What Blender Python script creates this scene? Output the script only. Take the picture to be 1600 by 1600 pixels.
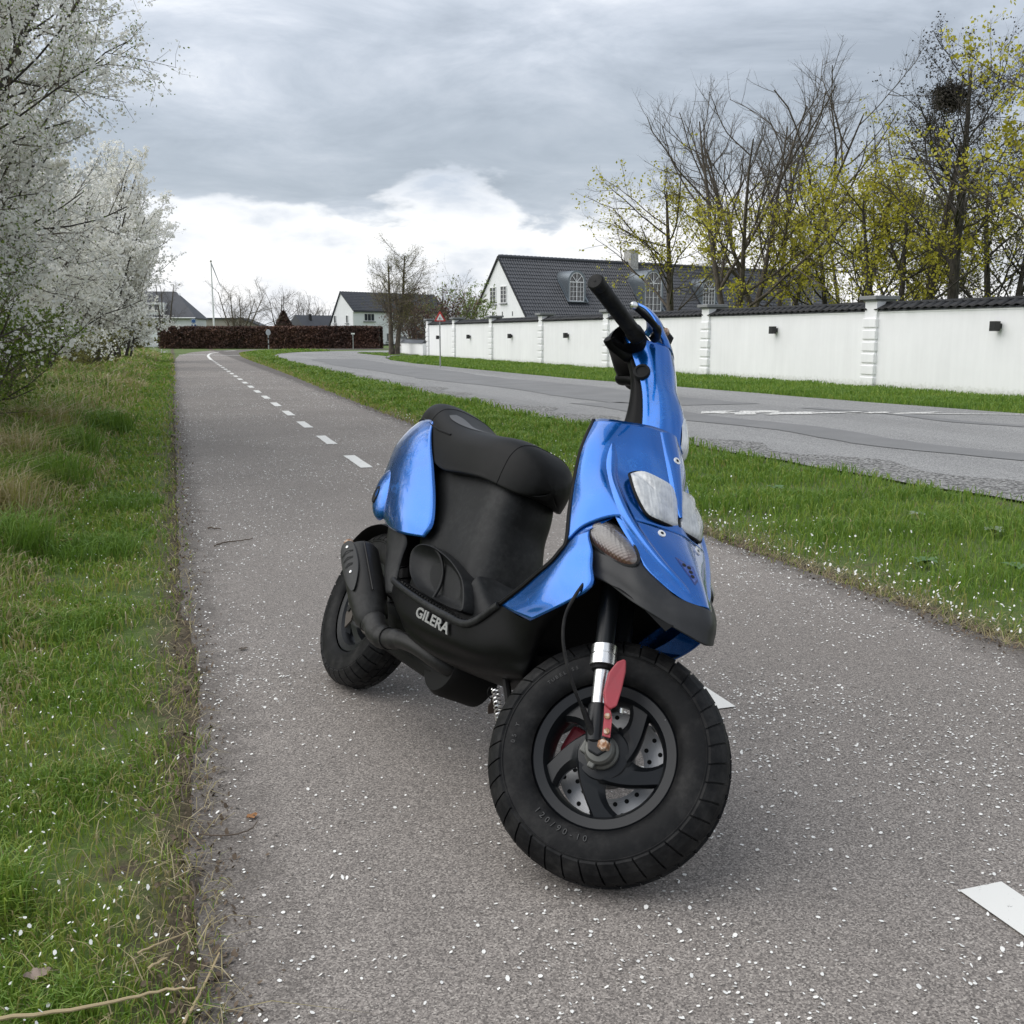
import bpy, math, random
import numpy as np
from mathutils import Matrix, Vector
R = math.radians
for o in list(bpy.data.objects):
    bpy.data.objects.remove(o, do_unlink=True)
scene = bpy.context.scene
col = scene.collection
rng = np.random.default_rng(7)
random.seed(7)

# ------------------------------------------------------------------ camera
CAM_H, PITCH, YAW = 1.05, math.atan(277 / 1600), R(18.14)
fwd = Vector((math.sin(YAW) * math.cos(PITCH), math.cos(YAW) * math.cos(PITCH), -math.sin(PITCH)))
rgt = Vector((math.cos(YAW), -math.sin(YAW), 0))
upv = rgt.cross(fwd)
cam_d = bpy.data.cameras.new('camera')
cam = bpy.data.objects.new('camera', cam_d)
col.objects.link(cam)
cam.matrix_world = Matrix((
    (rgt.x, upv.x, -fwd.x, 0), (rgt.y, upv.y, -fwd.y, 0), (rgt.z, upv.z, -fwd.z, CAM_H), (0, 0, 0, 1)))
cam_d.sensor_width = 36
cam_d.lens = 36
cam_d.clip_start = 0.05
cam_d.clip_end = 4000
scene.camera = cam

# ------------------------------------------------------------------ light
SUN_EL, SUN_AZ = R(47), R(288)          # azimuth clockwise from +Y (path direction)
scene.view_settings.view_transform = 'Standard'
scene.view_settings.look = 'None'
scene.view_settings.gamma = 1
scene.view_settings.exposure = 0.80
sun_d = bpy.data.lights.new('sun', 'SUN')
sun_d.energy = 1.5
sun_d.angle = R(80)
sun_d.color = (1.0, 0.97, 0.93)
sun = bpy.data.objects.new('sun', sun_d)
col.objects.link(sun)
sd = Vector((math.sin(SUN_AZ) * math.cos(SUN_EL), math.cos(SUN_AZ) * math.cos(SUN_EL), math.sin(SUN_EL)))
sun.rotation_euler = sd.to_track_quat('Z', 'Y').to_euler()
sun.location = (0, 0, 30)


class NT:
    """small helper that writes node trees"""
    def __init__(self, tree):
        self.t = tree
        self.n = tree.nodes
        self.l = tree.links

    def node(self, typ, **kw):
        nd = self.n.new(typ)
        for k, v in kw.items():
            if k == 'ins':
                for a, b in v.items():
                    self.set(nd.inputs[a], b)
            else:
                setattr(nd, k, v)
        return nd

    def set(self, sock, v):
        if isinstance(v, bpy.types.NodeSocket):
            self.l.new(v, sock)
        elif isinstance(v, bpy.types.Node):
            self.l.new(v.outputs[0], sock)
        else:
            if isinstance(v, tuple) and len(v) == 3 and sock.type == 'RGBA':
                v = (*v, 1)
            sock.default_value = v

    def math(self, op, a, b=None, c=None, clamp=False):
        nd = self.n.new('ShaderNodeMath')
        nd.operation = op
        nd.use_clamp = clamp
        self.set(nd.inputs[0], a)
        if b is not None:
            self.set(nd.inputs[1], b)
        if c is not None:
            self.set(nd.inputs[2], c)
        return nd.outputs[0]

    def mix(self, f, a, b, mode='MIX'):
        nd = self.n.new('ShaderNodeMix')
        nd.data_type = 'RGBA'
        nd.blend_type = mode
        self.set(nd.inputs[0], f)
        self.set(nd.inputs[6], a)
        self.set(nd.inputs[7], b)
        return nd.outputs[2]

    def noise(self, vec, scale, detail=4, rough=0.55, dist=0.0):
        nd = self.n.new('ShaderNodeTexNoise')
        if vec is not None:
            self.set(nd.inputs['Vector'], vec)
        nd.inputs['Scale'].default_value = scale
        nd.inputs['Detail'].default_value = detail
        nd.inputs['Roughness'].default_value = rough
        nd.inputs['Distortion'].default_value = dist
        return nd.outputs[0]

    def ramp(self, f, stops, interp='LINEAR'):
        nd = self.n.new('ShaderNodeValToRGB')
        cr = nd.color_ramp
        cr.interpolation = interp
        while len(cr.elements) > 1:
            cr.elements.remove(cr.elements[-1])
        cr.elements[0].position = stops[0][0]
        cr.elements[0].color = (*stops[0][1], 1) if isinstance(stops[0][1], tuple) else (stops[0][1],) * 3 + (1,)
        for p, c in stops[1:]:
            e = cr.elements.new(p)
            e.color = (*c, 1) if isinstance(c, tuple) else (c, c, c, 1)
        self.set(nd.inputs[0], f)
        return nd.outputs[0]

    def smooth(self, v, a, b):
        nd = self.n.new('ShaderNodeMapRange')
        nd.interpolation_type = 'SMOOTHSTEP'
        self.set(nd.inputs[0], v)
        nd.inputs[1].default_value = a
        nd.inputs[2].default_value = b
        return nd.outputs[0]


# ------------------------------------------------------------------ sky
world = bpy.data.worlds.new('World')
scene.world = world
world.use_nodes = True
W = NT(world.node_tree)
W.n.clear()
tc = W.node('ShaderNodeTexCoord').outputs['Generated']
sep = W.node('ShaderNodeSeparateXYZ', ins={0: tc})
sx, sy, sz = sep.outputs
el = W.math('MAXIMUM', sz, 0.0)
# clouds laid on a flat layer overhead: direction / height
hz = W.math('ADD', el, 0.10)
px = W.math('DIVIDE', sx, hz)
py = W.math('DIVIDE', sy, hz)
lay = W.node('ShaderNodeCombineXYZ', ins={0: px, 1: py, 2: 0.0})
n_big = W.noise(lay, 0.55, 6, 0.55, 0.4)
n_mid = W.noise(lay, 1.5, 8, 0.62, 0.5)
side = W.node('ShaderNodeCombineXYZ', ins={0: sx, 1: sy, 2: W.math('MULTIPLY', sz, 2.6)})
n_bank = W.noise(side, 3.1, 7, 0.52, 0.25)
n_bank2 = W.noise(side, 9.0, 6, 0.55, 0.2)
# underside of the layer: blue-grey, darker in its thick parts
thick = W.math('ADD', W.math('MULTIPLY', n_big, 0.52), W.math('MULTIPLY', n_mid, 0.48))
grey = W.ramp(thick, [(0.38, (0.36, 0.405, 0.47)), (0.47, (0.50, 0.55, 0.625)), (0.53, (0.61, 0.655, 0.73)), (0.61, (0.85, 0.875, 0.92))])
# thick dark belly low over the horizon, bright break beneath it
elw = W.math('ADD', sz, W.math('MULTIPLY', W.math('SUBTRACT', n_bank, 0.5), 0.17))
belly = W.math('MULTIPLY', W.smooth(elw, 0.105, 0.14), W.math('SUBTRACT', 1.0, W.smooth(elw, 0.15, 0.27)))
grey = W.mix(W.math('MULTIPLY', belly, 0.60), grey, (0.33, 0.38, 0.44))
edge = W.math('ADD', elw, W.math('MULTIPLY', W.math('SUBTRACT', n_bank2, 0.5), 0.13))
brk = W.math('SUBTRACT', 1.0, W.smooth(edge, 0.110, 0.130))
white = W.ramp(W.math('ADD', W.math('MULTIPLY', n_bank2, 0.55), W.math('MULTIPLY', n_bank, 0.45)),
               [(0.37, (0.52, 0.575, 0.66)), (0.47, (0.80, 0.82, 0.86)), (0.56, (1.0, 1.0, 1.0))])
cloud = W.mix(brk, grey, white)
sky_n = W.node('ShaderNodeTexSky', sky_type='NISHITA')
sky_n.sun_disc = False
sky_n.sun_elevation = SUN_EL
sky_n.sun_rotation = SUN_AZ
sky_n.air_density = 1.2
sky_n.dust_density = 2.0
bg_sky = W.node('ShaderNodeBackground', ins={0: sky_n.outputs[0], 1: 0.10})
bg_cl = W.node('ShaderNodeBackground', ins={0: cloud, 1: 0.70})
mx = W.node('ShaderNodeMixShader', ins={0: 0.93, 1: bg_sky.outputs[0], 2: bg_cl.outputs[0]})
out = W.node('ShaderNodeOutputWorld')
W.l.new(mx.outputs[0], out.inputs[0])


# ------------------------------------------------------------------ helpers
def material(name, fn=None, base=(0.5, 0.5, 0.5), rough=0.6, metal=0.0, **kw):
    m = bpy.data.materials.new(name)
    m.use_nodes = True
    t = NT(m.node_tree)
    p = t.n['Principled BSDF']
    p.inputs['Base Color'].default_value = (*base, 1)
    p.inputs['Roughness'].default_value = rough
    p.inputs['Metallic'].default_value = metal
    for k, v in kw.items():
        p.inputs[k.replace('_', ' ')].default_value = v
    if fn:
        fn(t, p)
    return m


def bump(t, p, h, strength=0.3, dist=0.01):
    b = t.node('ShaderNodeBump', ins={'Height': h})
    b.inputs['Strength'].default_value = strength
    b.inputs['Distance'].default_value = dist
    t.l.new(b.outputs[0], p.inputs['Normal'])


def link(o, parent=None):
    col.objects.link(o)
    if parent is not None:
        o.parent = parent
    return o


def translucent(m, fac=.4):
    """thin petals and leaves let light through"""
    t = NT(m.node_tree)
    p = t.n['Principled BSDF']
    tr = t.node('ShaderNodeBsdfTranslucent')
    if p.inputs['Base Color'].links:
        t.l.new(p.inputs['Base Color'].links[0].from_socket, tr.inputs[0])
    else:
        tr.inputs[0].default_value = p.inputs['Base Color'].default_value
    mxs = t.node('ShaderNodeMixShader', ins={0: fac, 1: p.outputs[0], 2: tr.outputs[0]})
    t.l.new(mxs.outputs[0], t.n['Material Output'].inputs[0])
    return m


def hdir(u):
    """level direction of a picture column, read at the horizon row"""
    d = fwd + rgt * ((u - 800) / 1600) + upv * (277 / 1600)
    return Vector((d.x, d.y, 0))


def mesh_np(name, V, F, m=None, parent=None, smooth=False, attr=None, mats=None, midx=None):
    """V (n,3); F list of arrays of faces (k,3)/(k,4) or a list of index lists"""
    me = bpy.data.meshes.new(name)
    V = np.asarray(V, np.float32).reshape(-1, 3)
    if isinstance(F, np.ndarray):
        F = [F]
    if len(F) and isinstance(F[0], np.ndarray) and F[0].ndim == 2:
        loops = np.concatenate([f.ravel() for f in F]).astype(np.int32)
        tot = np.concatenate([np.full(len(f), f.shape[1]) for f in F]).astype(np.int32)
    else:
        loops = np.array([i for f in F for i in f], np.int32)
        tot = np.array([len(f) for f in F], np.int32)
    st = np.concatenate([[0], np.cumsum(tot)[:-1]]).astype(np.int32)
    me.vertices.add(len(V))
    me.vertices.foreach_set('co', V.ravel())
    me.loops.add(len(loops))
    me.loops.foreach_set('vertex_index', loops)
    me.polygons.add(len(tot))
    me.polygons.foreach_set('loop_start', st)
    me.polygons.foreach_set('loop_total', tot)
    me.polygons.foreach_set('use_smooth', np.full(len(tot), bool(smooth)))
    if attr is not None:
        a = me.attributes.new('tint', 'FLOAT', 'POINT')
        a.data.foreach_set('value', np.asarray(attr, np.float32))
    if mats:
        for k in mats:
            me.materials.append(k)
        if midx is not None:
            me.polygons.foreach_set('material_index', np.asarray(midx, np.int32))
    elif m:
        me.materials.append(m)
    me.update(calc_edges=True)
    me.validate()
    o = bpy.data.objects.new(name, me)
    link(o, parent)
    return o


class MB:
    """collects shapes into one mesh"""
    def __init__(self):
        self.v = []
        self.f = []

    def add(self, V, F):
        k = len(self.v)
        self.v += [tuple(map(float, p)) for p in V]
        self.f += [[i + k for i in f] for f in F]
        return self

    def box(self, lo, hi, M=None):
        x0, y0, z0 = lo
        x1, y1, z1 = hi
        V = [(x0, y0, z0), (x1, y0, z0), (x1, y1, z0), (x0, y1, z0), (x0, y0, z1), (x1, y0, z1), (x1, y1, z1), (x0, y1, z1)]
        if M is not None:
            V = [M @ Vector(p) for p in V]
        return self.add(V, [(0, 3, 2, 1), (4, 5, 6, 7), (0, 1, 5, 4), (1, 2, 6, 5), (2, 3, 7, 6), (3, 0, 4, 7)])

    def tube(self, path, r, n=10, cap=True):
        P = [Vector(p) for p in path]
        rr = r if isinstance(r, (list, tuple)) else [r] * len(P)
        V, F = [], []
        up = None
        for i, p in enumerate(P):
            t = (P[min(i + 1, len(P) - 1)] - P[max(i - 1, 0)]).normalized()
            if up is None:
                up = t.orthogonal().normalized()
            up = (up - t * up.dot(t)).normalized()
            b = t.cross(up)
            for k in range(n):
                a = 2 * math.pi * k / n
                V.append(p + (up * math.cos(a) + b * math.sin(a)) * rr[i])
        for i in range(len(P) - 1):
            for k in range(n):
                F.append((i * n + k, i * n + (k + 1) % n, (i + 1) * n + (k + 1) % n, (i + 1) * n + k))
        if cap:
            F.append(tuple(range(n))[::-1])
            F.append(tuple((len(P) - 1) * n + k for k in range(n)))
        return self.add(V, F)

    def lathe(self, prof, n=48, c=(0, 0, 0), M=None, closed=False):
        """profile [(radius, along)] turned round the local Y axis"""
        V, F = [], []
        for k in range(n):
            a = 2 * math.pi * k / n
            for r, y in prof:
                V.append(Vector((c[0] + r * math.cos(a), c[1] + y, c[2] + r * math.sin(a))))
        m = len(prof)
        for k in range(n):
            k2 = (k + 1) % n
            for i in range(m if closed else m - 1):
                j = (i + 1) % m
                F.append((k * m + i, k * m + j, k2 * m + j, k2 * m + i))
        if M is not None:
            V = [M @ p for p in V]
        return self.add(V, F)

    def prism(self, pts, off):
        """pts: planar outline (3-D points), off: extrusion vector"""
        n = len(pts)
        o = Vector(off)
        V = [Vector(p) for p in pts] + [Vector(p) + o for p in pts]
        F = [tuple(range(n))[::-1], tuple(range(n, 2 * n))]
        F += [(i, (i + 1) % n, n + (i + 1) % n, n + i) for i in range(n)]
        return self.add(V, F)

    def build(self, name, m, parent=None, smooth=False, bevel=0, sub=0, solid=0, angle=40):
        o = mesh_np(name, self.v, self.f, m, parent, smooth)
        finish(o, smooth, bevel, sub, solid, angle)
        return o


def finish(o, smooth=False, bevel=0, sub=0, solid=0, angle=40):
    if solid:
        s = o.modifiers.new('solid', 'SOLIDIFY')
        s.thickness = solid
        s.offset = -1
    if bevel:
        b = o.modifiers.new('bevel', 'BEVEL')
        b.width = bevel
        b.segments = 2
        b.limit_method = 'ANGLE'
        b.angle_limit = R(35)
    if sub:
        s = o.modifiers.new('sub', 'SUBSURF')
        s.levels = s.render_levels = sub
    if smooth:
        o.data.set_sharp_from_angle(angle=R(angle))


def cr(P, n):
    """Catmull-Rom through the points along axis 0, n steps per span"""
    P = np.asarray(P, float)
    k = len(P)
    E = np.concatenate([[2 * P[0] - P[1]], P, [2 * P[-1] - P[-2]]])
    out_ = []
    for i in range(k - 1):
        p0, p1, p2, p3 = E[i], E[i + 1], E[i + 2], E[i + 3]
        for s in range(n):
            t = s / n
            out_.append(0.5 * (2 * p1 + (p2 - p0) * t + (2 * p0 - 5 * p1 + 4 * p2 - p3) * t * t + (3 * p1 - p0 - 3 * p2 + p3) * t ** 3))
    out_.append(P[-1])
    return np.array(out_)


def crc(P, n):
    """closed Catmull-Rom"""
    P = np.asarray(P, float)
    k = len(P)
    o = []
    for i in range(k):
        p0, p1, p2, p3 = P[i - 1], P[i], P[(i + 1) % k], P[(i + 2) % k]
        for s in range(n):
            t = s / n
            o.append(0.5 * (2 * p1 + (p2 - p0) * t + (2 * p0 - 5 * p1 + 4 * p2 - p3) * t * t + (3 * p1 - p0 - 3 * p2 + p3) * t ** 3))
    return np.array(o)


def mirror_rows(rows):
    """rows given from the centre (y=0) outwards to y<0: returns rows from y<0 across to y>0"""
    o = []
    for r in rows:
        left = [(x, -y, z) for x, y, z in r[1:]]
        o.append(list(r[::-1]) + left)
    return o


def surf(rows, nu=6, nv=6, r0=0, r1=None, closed=False):
    A = np.asarray(rows, float)
    B = cr(A, nu)
    if r1 is None:
        r1 = len(A) - 1
    B = B[r0 * nu: r1 * nu + 1]
    Cc = np.swapaxes(B, 0, 1)
    D = crc(Cc, nv) if closed else cr(Cc, nv)
    D = np.swapaxes(D, 0, 1)
    nr, nc = D.shape[:2]
    idx = np.arange(nr * nc).reshape(nr, nc)
    if closed:
        idx = np.concatenate([idx, idx[:, :1]], 1)
    F = np.stack([idx[:-1, :-1], idx[:-1, 1:], idx[1:, 1:], idx[1:, :-1]], -1).reshape(-1, 4)
    return D.reshape(-1, 3), F, D


def surf_obj(name, rows, m, parent, nu=6, nv=6, r0=0, r1=None, closed=False, solid=0, flip=False):
    V, F, D = surf(rows, nu, nv, r0, r1, closed)
    if flip:
        F = F[:, ::-1].copy()
    o = mesh_np(name, V, F, m, parent, True)
    finish(o, True, 0, 0, solid, 50)
    return o


def thing(name, label, cat, loc=(0, 0, 0), rz=0, group=None):
    o = bpy.data.objects.new(name, None)
    o.empty_display_size = 0.2
    o.location = loc
    o.rotation_euler = (0, 0, rz)
    link(o)
    return tag(o, label, cat, group)


def tag(o, label, cat, group=None):
    o['label'] = label
    o['category'] = cat
    if group:
        o['group'] = group
    return o


def kind(o, k):
    o['kind'] = k
    return o


def copy_tree(o, parent=None):
    c = o.copy()
    col.objects.link(c)
    c.parent = parent
    for ch in list(o.children):
        copy_tree(ch, c)
    return c


def text_part(name, txt, size, m, parent, M, extrude=0.0008, offset=0.0, align='LEFT', shear=0):
    cu = bpy.data.curves.new(name, 'FONT')
    cu.body = txt
    cu.size = size
    cu.extrude = extrude
    cu.offset = offset
    cu.shear = shear
    cu.align_x = align
    cu.resolution_u = 3
    cu.materials.append(m)
    tmp = bpy.data.objects.new(name, cu)
    col.objects.link(tmp)
    dg = bpy.context.evaluated_depsgraph_get()
    me = bpy.data.meshes.new_from_object(tmp.evaluated_get(dg))
    bpy.data.objects.remove(tmp, do_unlink=True)
    me.name = name
    if not me.materials:
        me.materials.append(m)
    o = bpy.data.objects.new(name, me)
    link(o, parent)
    o.matrix_local = M
    return o
# ------------------------------------------------------------------ scooter materials
def _paint(t, p):
    tcn = t.node('ShaderNodeTexCoord').outputs['Object']
    d = t.noise(tcn, 9, 6, 0.7)
    fine = t.noise(tcn, 60, 5, 0.7, 1.2)
    haze_ = t.smooth(t.math('MULTIPLY', d, t.math('ADD', fine, 0.45)), 0.48, 0.72)
    t.set(p.inputs['Base Color'], t.mix(t.math('MULTIPLY', haze_, 0.30), (0.002, 0.108, 0.43), (0.045, 0.18, 0.43)))
    t.set(p.inputs['Roughness'], t.math('ADD', 0.22, t.math('MULTIPLY', haze_, 0.25)))
    t.set(p.inputs['Coat Roughness'], t.math('ADD', 0.03, t.math('MULTIPLY', haze_, 0.10)))


M_BLUE = material('blue metallic paint', _paint, metal=0.8, Coat_Weight=1.0)


def _swirl(t, p):
    tcn = t.node('ShaderNodeTexCoord').outputs['Object']
    d = t.noise(tcn, 38, 6, 0.75, 2.2)
    t.set(p.inputs['Base Color'], t.mix(t.smooth(d, 0.42, 0.7), (0.010, 0.055, 0.30), (0.11, 0.17, 0.42)))
    t.set(p.inputs['Roughness'], t.math('ADD', 0.3, t.math('MULTIPLY', d, 0.2)))


M_DEEP = material('deep blue recess', base=(.004, .022, .14), rough=.35, Coat_Weight=.6)
M_SWIRL = material('weathered blue paint', _swirl, metal=0.3, Coat_Weight=0.6, Coat_Roughness=0.12)


def _plastic(base, r0, dust):
    def f(t, p):
        tcn = t.node('ShaderNodeTexCoord').outputs['Object']
        d = t.math('ADD', t.math('MULTIPLY', t.noise(tcn, 5, 4, 0.6), 0.6), t.math('MULTIPLY', t.noise(tcn, 70, 4, 0.7), 0.4))
        g = t.noise(tcn, 420, 3, 0.6)
        t.set(p.inputs['Base Color'], t.mix(t.math('MULTIPLY', t.smooth(d, 0.42, 0.75), dust), base, (0.10, 0.10, 0.098)))
        t.set(p.inputs['Roughness'], t.math('ADD', r0, t.math('MULTIPLY', d, 0.2)))
        bump(t, p, g, 0.12, 0.001)
    return f


M_BLACK = material('black grained plastic', _plastic((0.0025, 0.0025, 0.0028), 0.34, 0.03), Specular_IOR_Level=0.12)
M_GREYP = material('faded black plastic', _plastic((0.0105, 0.011, 0.0115), 0.38, 0.30), Specular_IOR_Level=0.2)
M_BEAK = material('dark grey plastic', _plastic((0.018, 0.0185, 0.020), 0.36, 0.12), Specular_IOR_Level=0.35)
M_VINYL = material('black seat vinyl', _plastic((0.0075, 0.0075, 0.0075), 0.42, 0.07), Specular_IOR_Level=0.16)
M_DECAL = material('grey seat print', base=(0.075, 0.075, 0.075), rough=0.5)


def _rubber(t, p):
    tcn = t.node('ShaderNodeTexCoord').outputs['Object']
    d = t.noise(tcn, 14, 6, 0.7)
    t.set(p.inputs['Base Color'], t.mix(t.smooth(d, 0.40, 0.80), (0.006, 0.0062, 0.0068), (0.032, 0.031, 0.030)))
    bump(t, p, t.noise(tcn, 160, 3), 0.15, 0.002)


M_RUB = material('tyre rubber', _rubber, rough=0.55, Specular_IOR_Level=0.15)
M_RUB2 = material('moulded rubber letters', base=(0.034, 0.034, 0.034), rough=0.5)


def _rim(t, p):
    tcn = t.node('ShaderNodeTexCoord').outputs['Object']
    d = t.noise(tcn, 45, 5, 0.75)
    chip = t.smooth(d, 0.72, 0.76)
    t.set(p.inputs['Base Color'], t.mix(chip, (0.006, 0.007, 0.0085), (0.4, 0.4, 0.4)))


M_RIM = material('satin black rim', _rim, rough=0.36, Specular_IOR_Level=0.35)


def _metal(t, p):
    tcn = t.node('ShaderNodeTexCoord').outputs['Object']
    d = t.noise(tcn, 70, 5, 0.8)
    t.set(p.inputs['Base Color'], t.mix(t.smooth(d, 0.68, 0.74), (0.82, 0.82, 0.81), (0.12, 0.09, 0.07)))
    t.set(p.inputs['Roughness'], t.math('ADD', 0.15, t.math('MULTIPLY', d, 0.3)))


M_CHROME = material('pitted bright metal', _metal, metal=1.0)


def _disc(t, p):
    tcn = t.node('ShaderNodeTexCoord').outputs['Object']
    s = t.node('ShaderNodeSeparateXYZ', ins={0: tcn})
    r = t.math('SQRT', t.math('ADD', t.math('MULTIPLY', s.outputs[0], s.outputs[0]), t.math('MULTIPLY', s.outputs[2], s.outputs[2])))
    v = t.node('ShaderNodeCombineXYZ', ins={0: r, 1: 0.0, 2: 0.0})
    g = t.noise(v, 900, 2)
    t.set(p.inputs['Base Color'], t.ramp(g, [(0.3, 0.36), (0.7, 0.62)]))


M_DISC = material('brushed brake disc', _disc, metal=0.85, rough=0.45)


def _rust(t, p):
    tcn = t.node('ShaderNodeTexCoord').outputs['Object']
    d = t.noise(tcn, 120, 6, 0.7)
    t.set(p.inputs['Base Color'], t.ramp(d, [(0.35, (0.16, 0.06, 0.025)), (0.5, (0.36, 0.20, 0.11)), (0.62, (0.55, 0.47, 0.40))]))


M_RUST = material('rusty bolt', _rust, rough=0.7, metal=0.3)
M_DRUM = material('dull grey casting', base=(0.13, 0.13, 0.12), rough=0.55, metal=0.6)
M_RED = material('faded red plastic', _plastic((0.36, 0.045, 0.06), 0.4, 0.25))
M_STEEL = material('dark exhaust steel', _plastic((0.018, 0.0175, 0.017), 0.38, 0.28), metal=0.2, Specular_IOR_Level=0.3)
M_SHIELD = material('grey heat shield', _plastic((0.034, 0.034, 0.034), 0.45, 0.2), Specular_IOR_Level=0.3)
M_DARK = material('engine black', base=(0.004, 0.004, 0.004), rough=0.6, Specular_IOR_Level=0.2)
M_WHITE = material('white screw washer', base=(0.75, 0.75, 0.75), rough=0.4)
M_LETTER = material('silver lettering', base=(0.36, 0.36, 0.35), rough=0.35, metal=0.5)
M_TAG = material('brown tag', base=(0.045, 0.03, 0.022), rough=0.6)


def _lens(t, p):
    tcn = t.node('ShaderNodeTexCoord').outputs['Object']
    s = t.node('ShaderNodeSeparateXYZ', ins={0: tcn})
    v = t.node('ShaderNodeCombineXYZ', ins={0: 0.0, 1: s.outputs[1], 2: 0.0})
    f = t.noise(v, 150, 2)
    w = t.math('SINE', t.math('MULTIPLY', s.outputs[1], 900))
    d = t.noise(tcn, 25, 5, 0.65)
    t.set(p.inputs['Base Color'], t.ramp(t.math('ADD', t.math('MULTIPLY', d, 0.8), t.math('MULTIPLY', f, 0.3)),
                                        [(0.40, (0.46, 0.47, 0.48)), (0.58, (0.70, 0.71, 0.71)), (0.75, (0.80, 0.805, 0.80))]))
    bump(t, p, w, 0.25, 0.0008)


M_LENS = material('neck lamp glass', _lens, rough=0.24, Coat_Weight=1.0, Coat_Roughness=0.02)


def _clear(t, p):
    _lens(t, p)
    tr = t.node('ShaderNodeBsdfTransparent')
    tr.inputs[0].default_value = (.93, .95, .96, 1)
    tcn = t.node('ShaderNodeTexCoord').outputs['Object']
    d = t.noise(tcn, 22, 4, .6)
    m_ = t.node('ShaderNodeMixShader', ins={0: t.math('ADD', .50, t.math('MULTIPLY', d, .5)), 1: tr.outputs[0], 2: p.outputs[0]})
    t.l.new(m_.outputs[0], t.n['Material Output'].inputs[0])


M_CLEAR = material('fluted headlight glass', _clear, rough=0.2, Coat_Weight=1.0, Coat_Roughness=0.02)


def _refl(t, p):
    tcn = t.node('ShaderNodeTexCoord').outputs['Object']
    s = t.node('ShaderNodeSeparateXYZ', ins={0: tcn})
    w = t.math('SINE', t.math('MULTIPLY', s.outputs[1], 520))
    bump(t, p, w, .6, .004)


M_REFL = material('bright reflector', _refl, base=(.80, .81, .82), metal=.9, rough=.28)


def _smoke(t, p):
    tcn = t.node('ShaderNodeTexCoord').outputs['Object']
    s = t.node('ShaderNodeSeparateXYZ', ins={0: tcn})
    w = t.math('MULTIPLY', t.math('SINE', t.math('MULTIPLY', s.outputs[0], 700)), t.math('SINE', t.math('MULTIPLY', s.outputs[2], 700)))
    lowr = t.smooth(s.outputs[2], 0.640, 0.605)
    d = t.noise(tcn, 30, 4)
    c = t.mix(t.math('MULTIPLY', lowr, 0.75), (0.10, 0.088, 0.082), (0.10, 0.040, 0.022))
    t.set(p.inputs['Base Color'], t.mix(t.smooth(d, 0.5, 0.8), c, (0.20, 0.185, 0.18)))
    bump(t, p, w, 0.5, 0.001)


M_SMOKE = material('smoked indicator lens', _smoke, rough=0.2, Coat_Weight=1.0, Coat_Roughness=0.03)
M_HOLE = material('dark opening', base=(0.004, 0.004, 0.004), rough=0.8)

# ------------------------------------------------------------------ scooter frame on its stand
sc_o = Vector((0.43453, 2.98572, 0.00662))
sc_x, sc_y, sc_z = Vector((0.19780, -0.98024, 0)), Vector((0.87803, 0.17718, -0.44460)), Vector((0.43582, 0.08794, 0.89573))
sc = thing('motor_scooter', 'blue and black motor scooter with a fat front tyre leaning on the cycle path', 'scooter')
sc.matrix_world = Matrix(((sc_x.x, sc_y.x, sc_z.x, sc_o.x), (sc_x.y, sc_y.y, sc_z.y, sc_o.y), (sc_x.z, sc_y.z, sc_z.z, sc_o.z), (0, 0, 0, 1)))
AX = Vector((1.254, 0, 0.23))
ST_A = Vector((-0.4358, 0, 0.9)).normalized()
MS = Matrix.Translation(AX) @ Matrix.Rotation(R(36.75), 4, ST_A) @ Matrix.Translation(-AX)


def steer(o):
    o.matrix_local = MS
    return o


def mir(pts):
    return [(x, -y, z) for x, y, z in pts]


# ---- front shield: centre line (y=0) outwards to the right edge, top to nose
SH = [
    [(1.030, 0, .922), (1.020, -.040, .919), (.992, -.075, .910), (.965, -.100, .903), (.940, -.116, .897), (.922, -.122, .891)],
    [(1.086, 0, .858), (1.072, -.045, .855), (1.038, -.085, .846), (1.006, -.120, .842), (.980, -.146, .828), (.966, -.152, .816)],
    [(1.135, 0, .792), (1.112, -.040, .794), (1.070, -.090, .786), (1.040, -.132, .782), (1.018, -.158, .757), (1.004, -.162, .739)],
    [(1.166, 0, .745), (1.150, -.042, .743), (1.126, -.098, .739), (1.098, -.140, .730), (1.066, -.164, .697), (1.042, -.168, .669)],
    [(1.201, 0, .705), (1.192, -.042, .703), (1.178, -.094, .696), (1.143, -.130, .688), (1.100, -.160, .648), (1.080, -.172, .606)],
    [(1.253, 0, .664), (1.245, -.040, .660), (1.228, -.078, .653), (1.200, -.110, .645)],
    [(1.300, 0, .628), (1.290, -.032, .623), (1.271, -.062, .617), (1.245, -.092, .610)],
    [(1.335, 0, .597), (1.327, -.024, .593), (1.313, -.043, .590), (1.292, -.062, .589)],
    [(1.353, 0, .581), (1.346, -.018, .578), (1.335, -.032, .577), (1.319, -.045, .580)],
]
up_rows = mirror_rows(SH[:5])
surf_obj('front_shield', up_rows, M_BLUE, sc, 8, 5, solid=0.004)
nose_rows = mirror_rows([r[:4] for r in SH])
surf_obj('nose_cowl', nose_rows, M_BLUE, sc, 8, 5, r0=4, solid=0.004)


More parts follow.
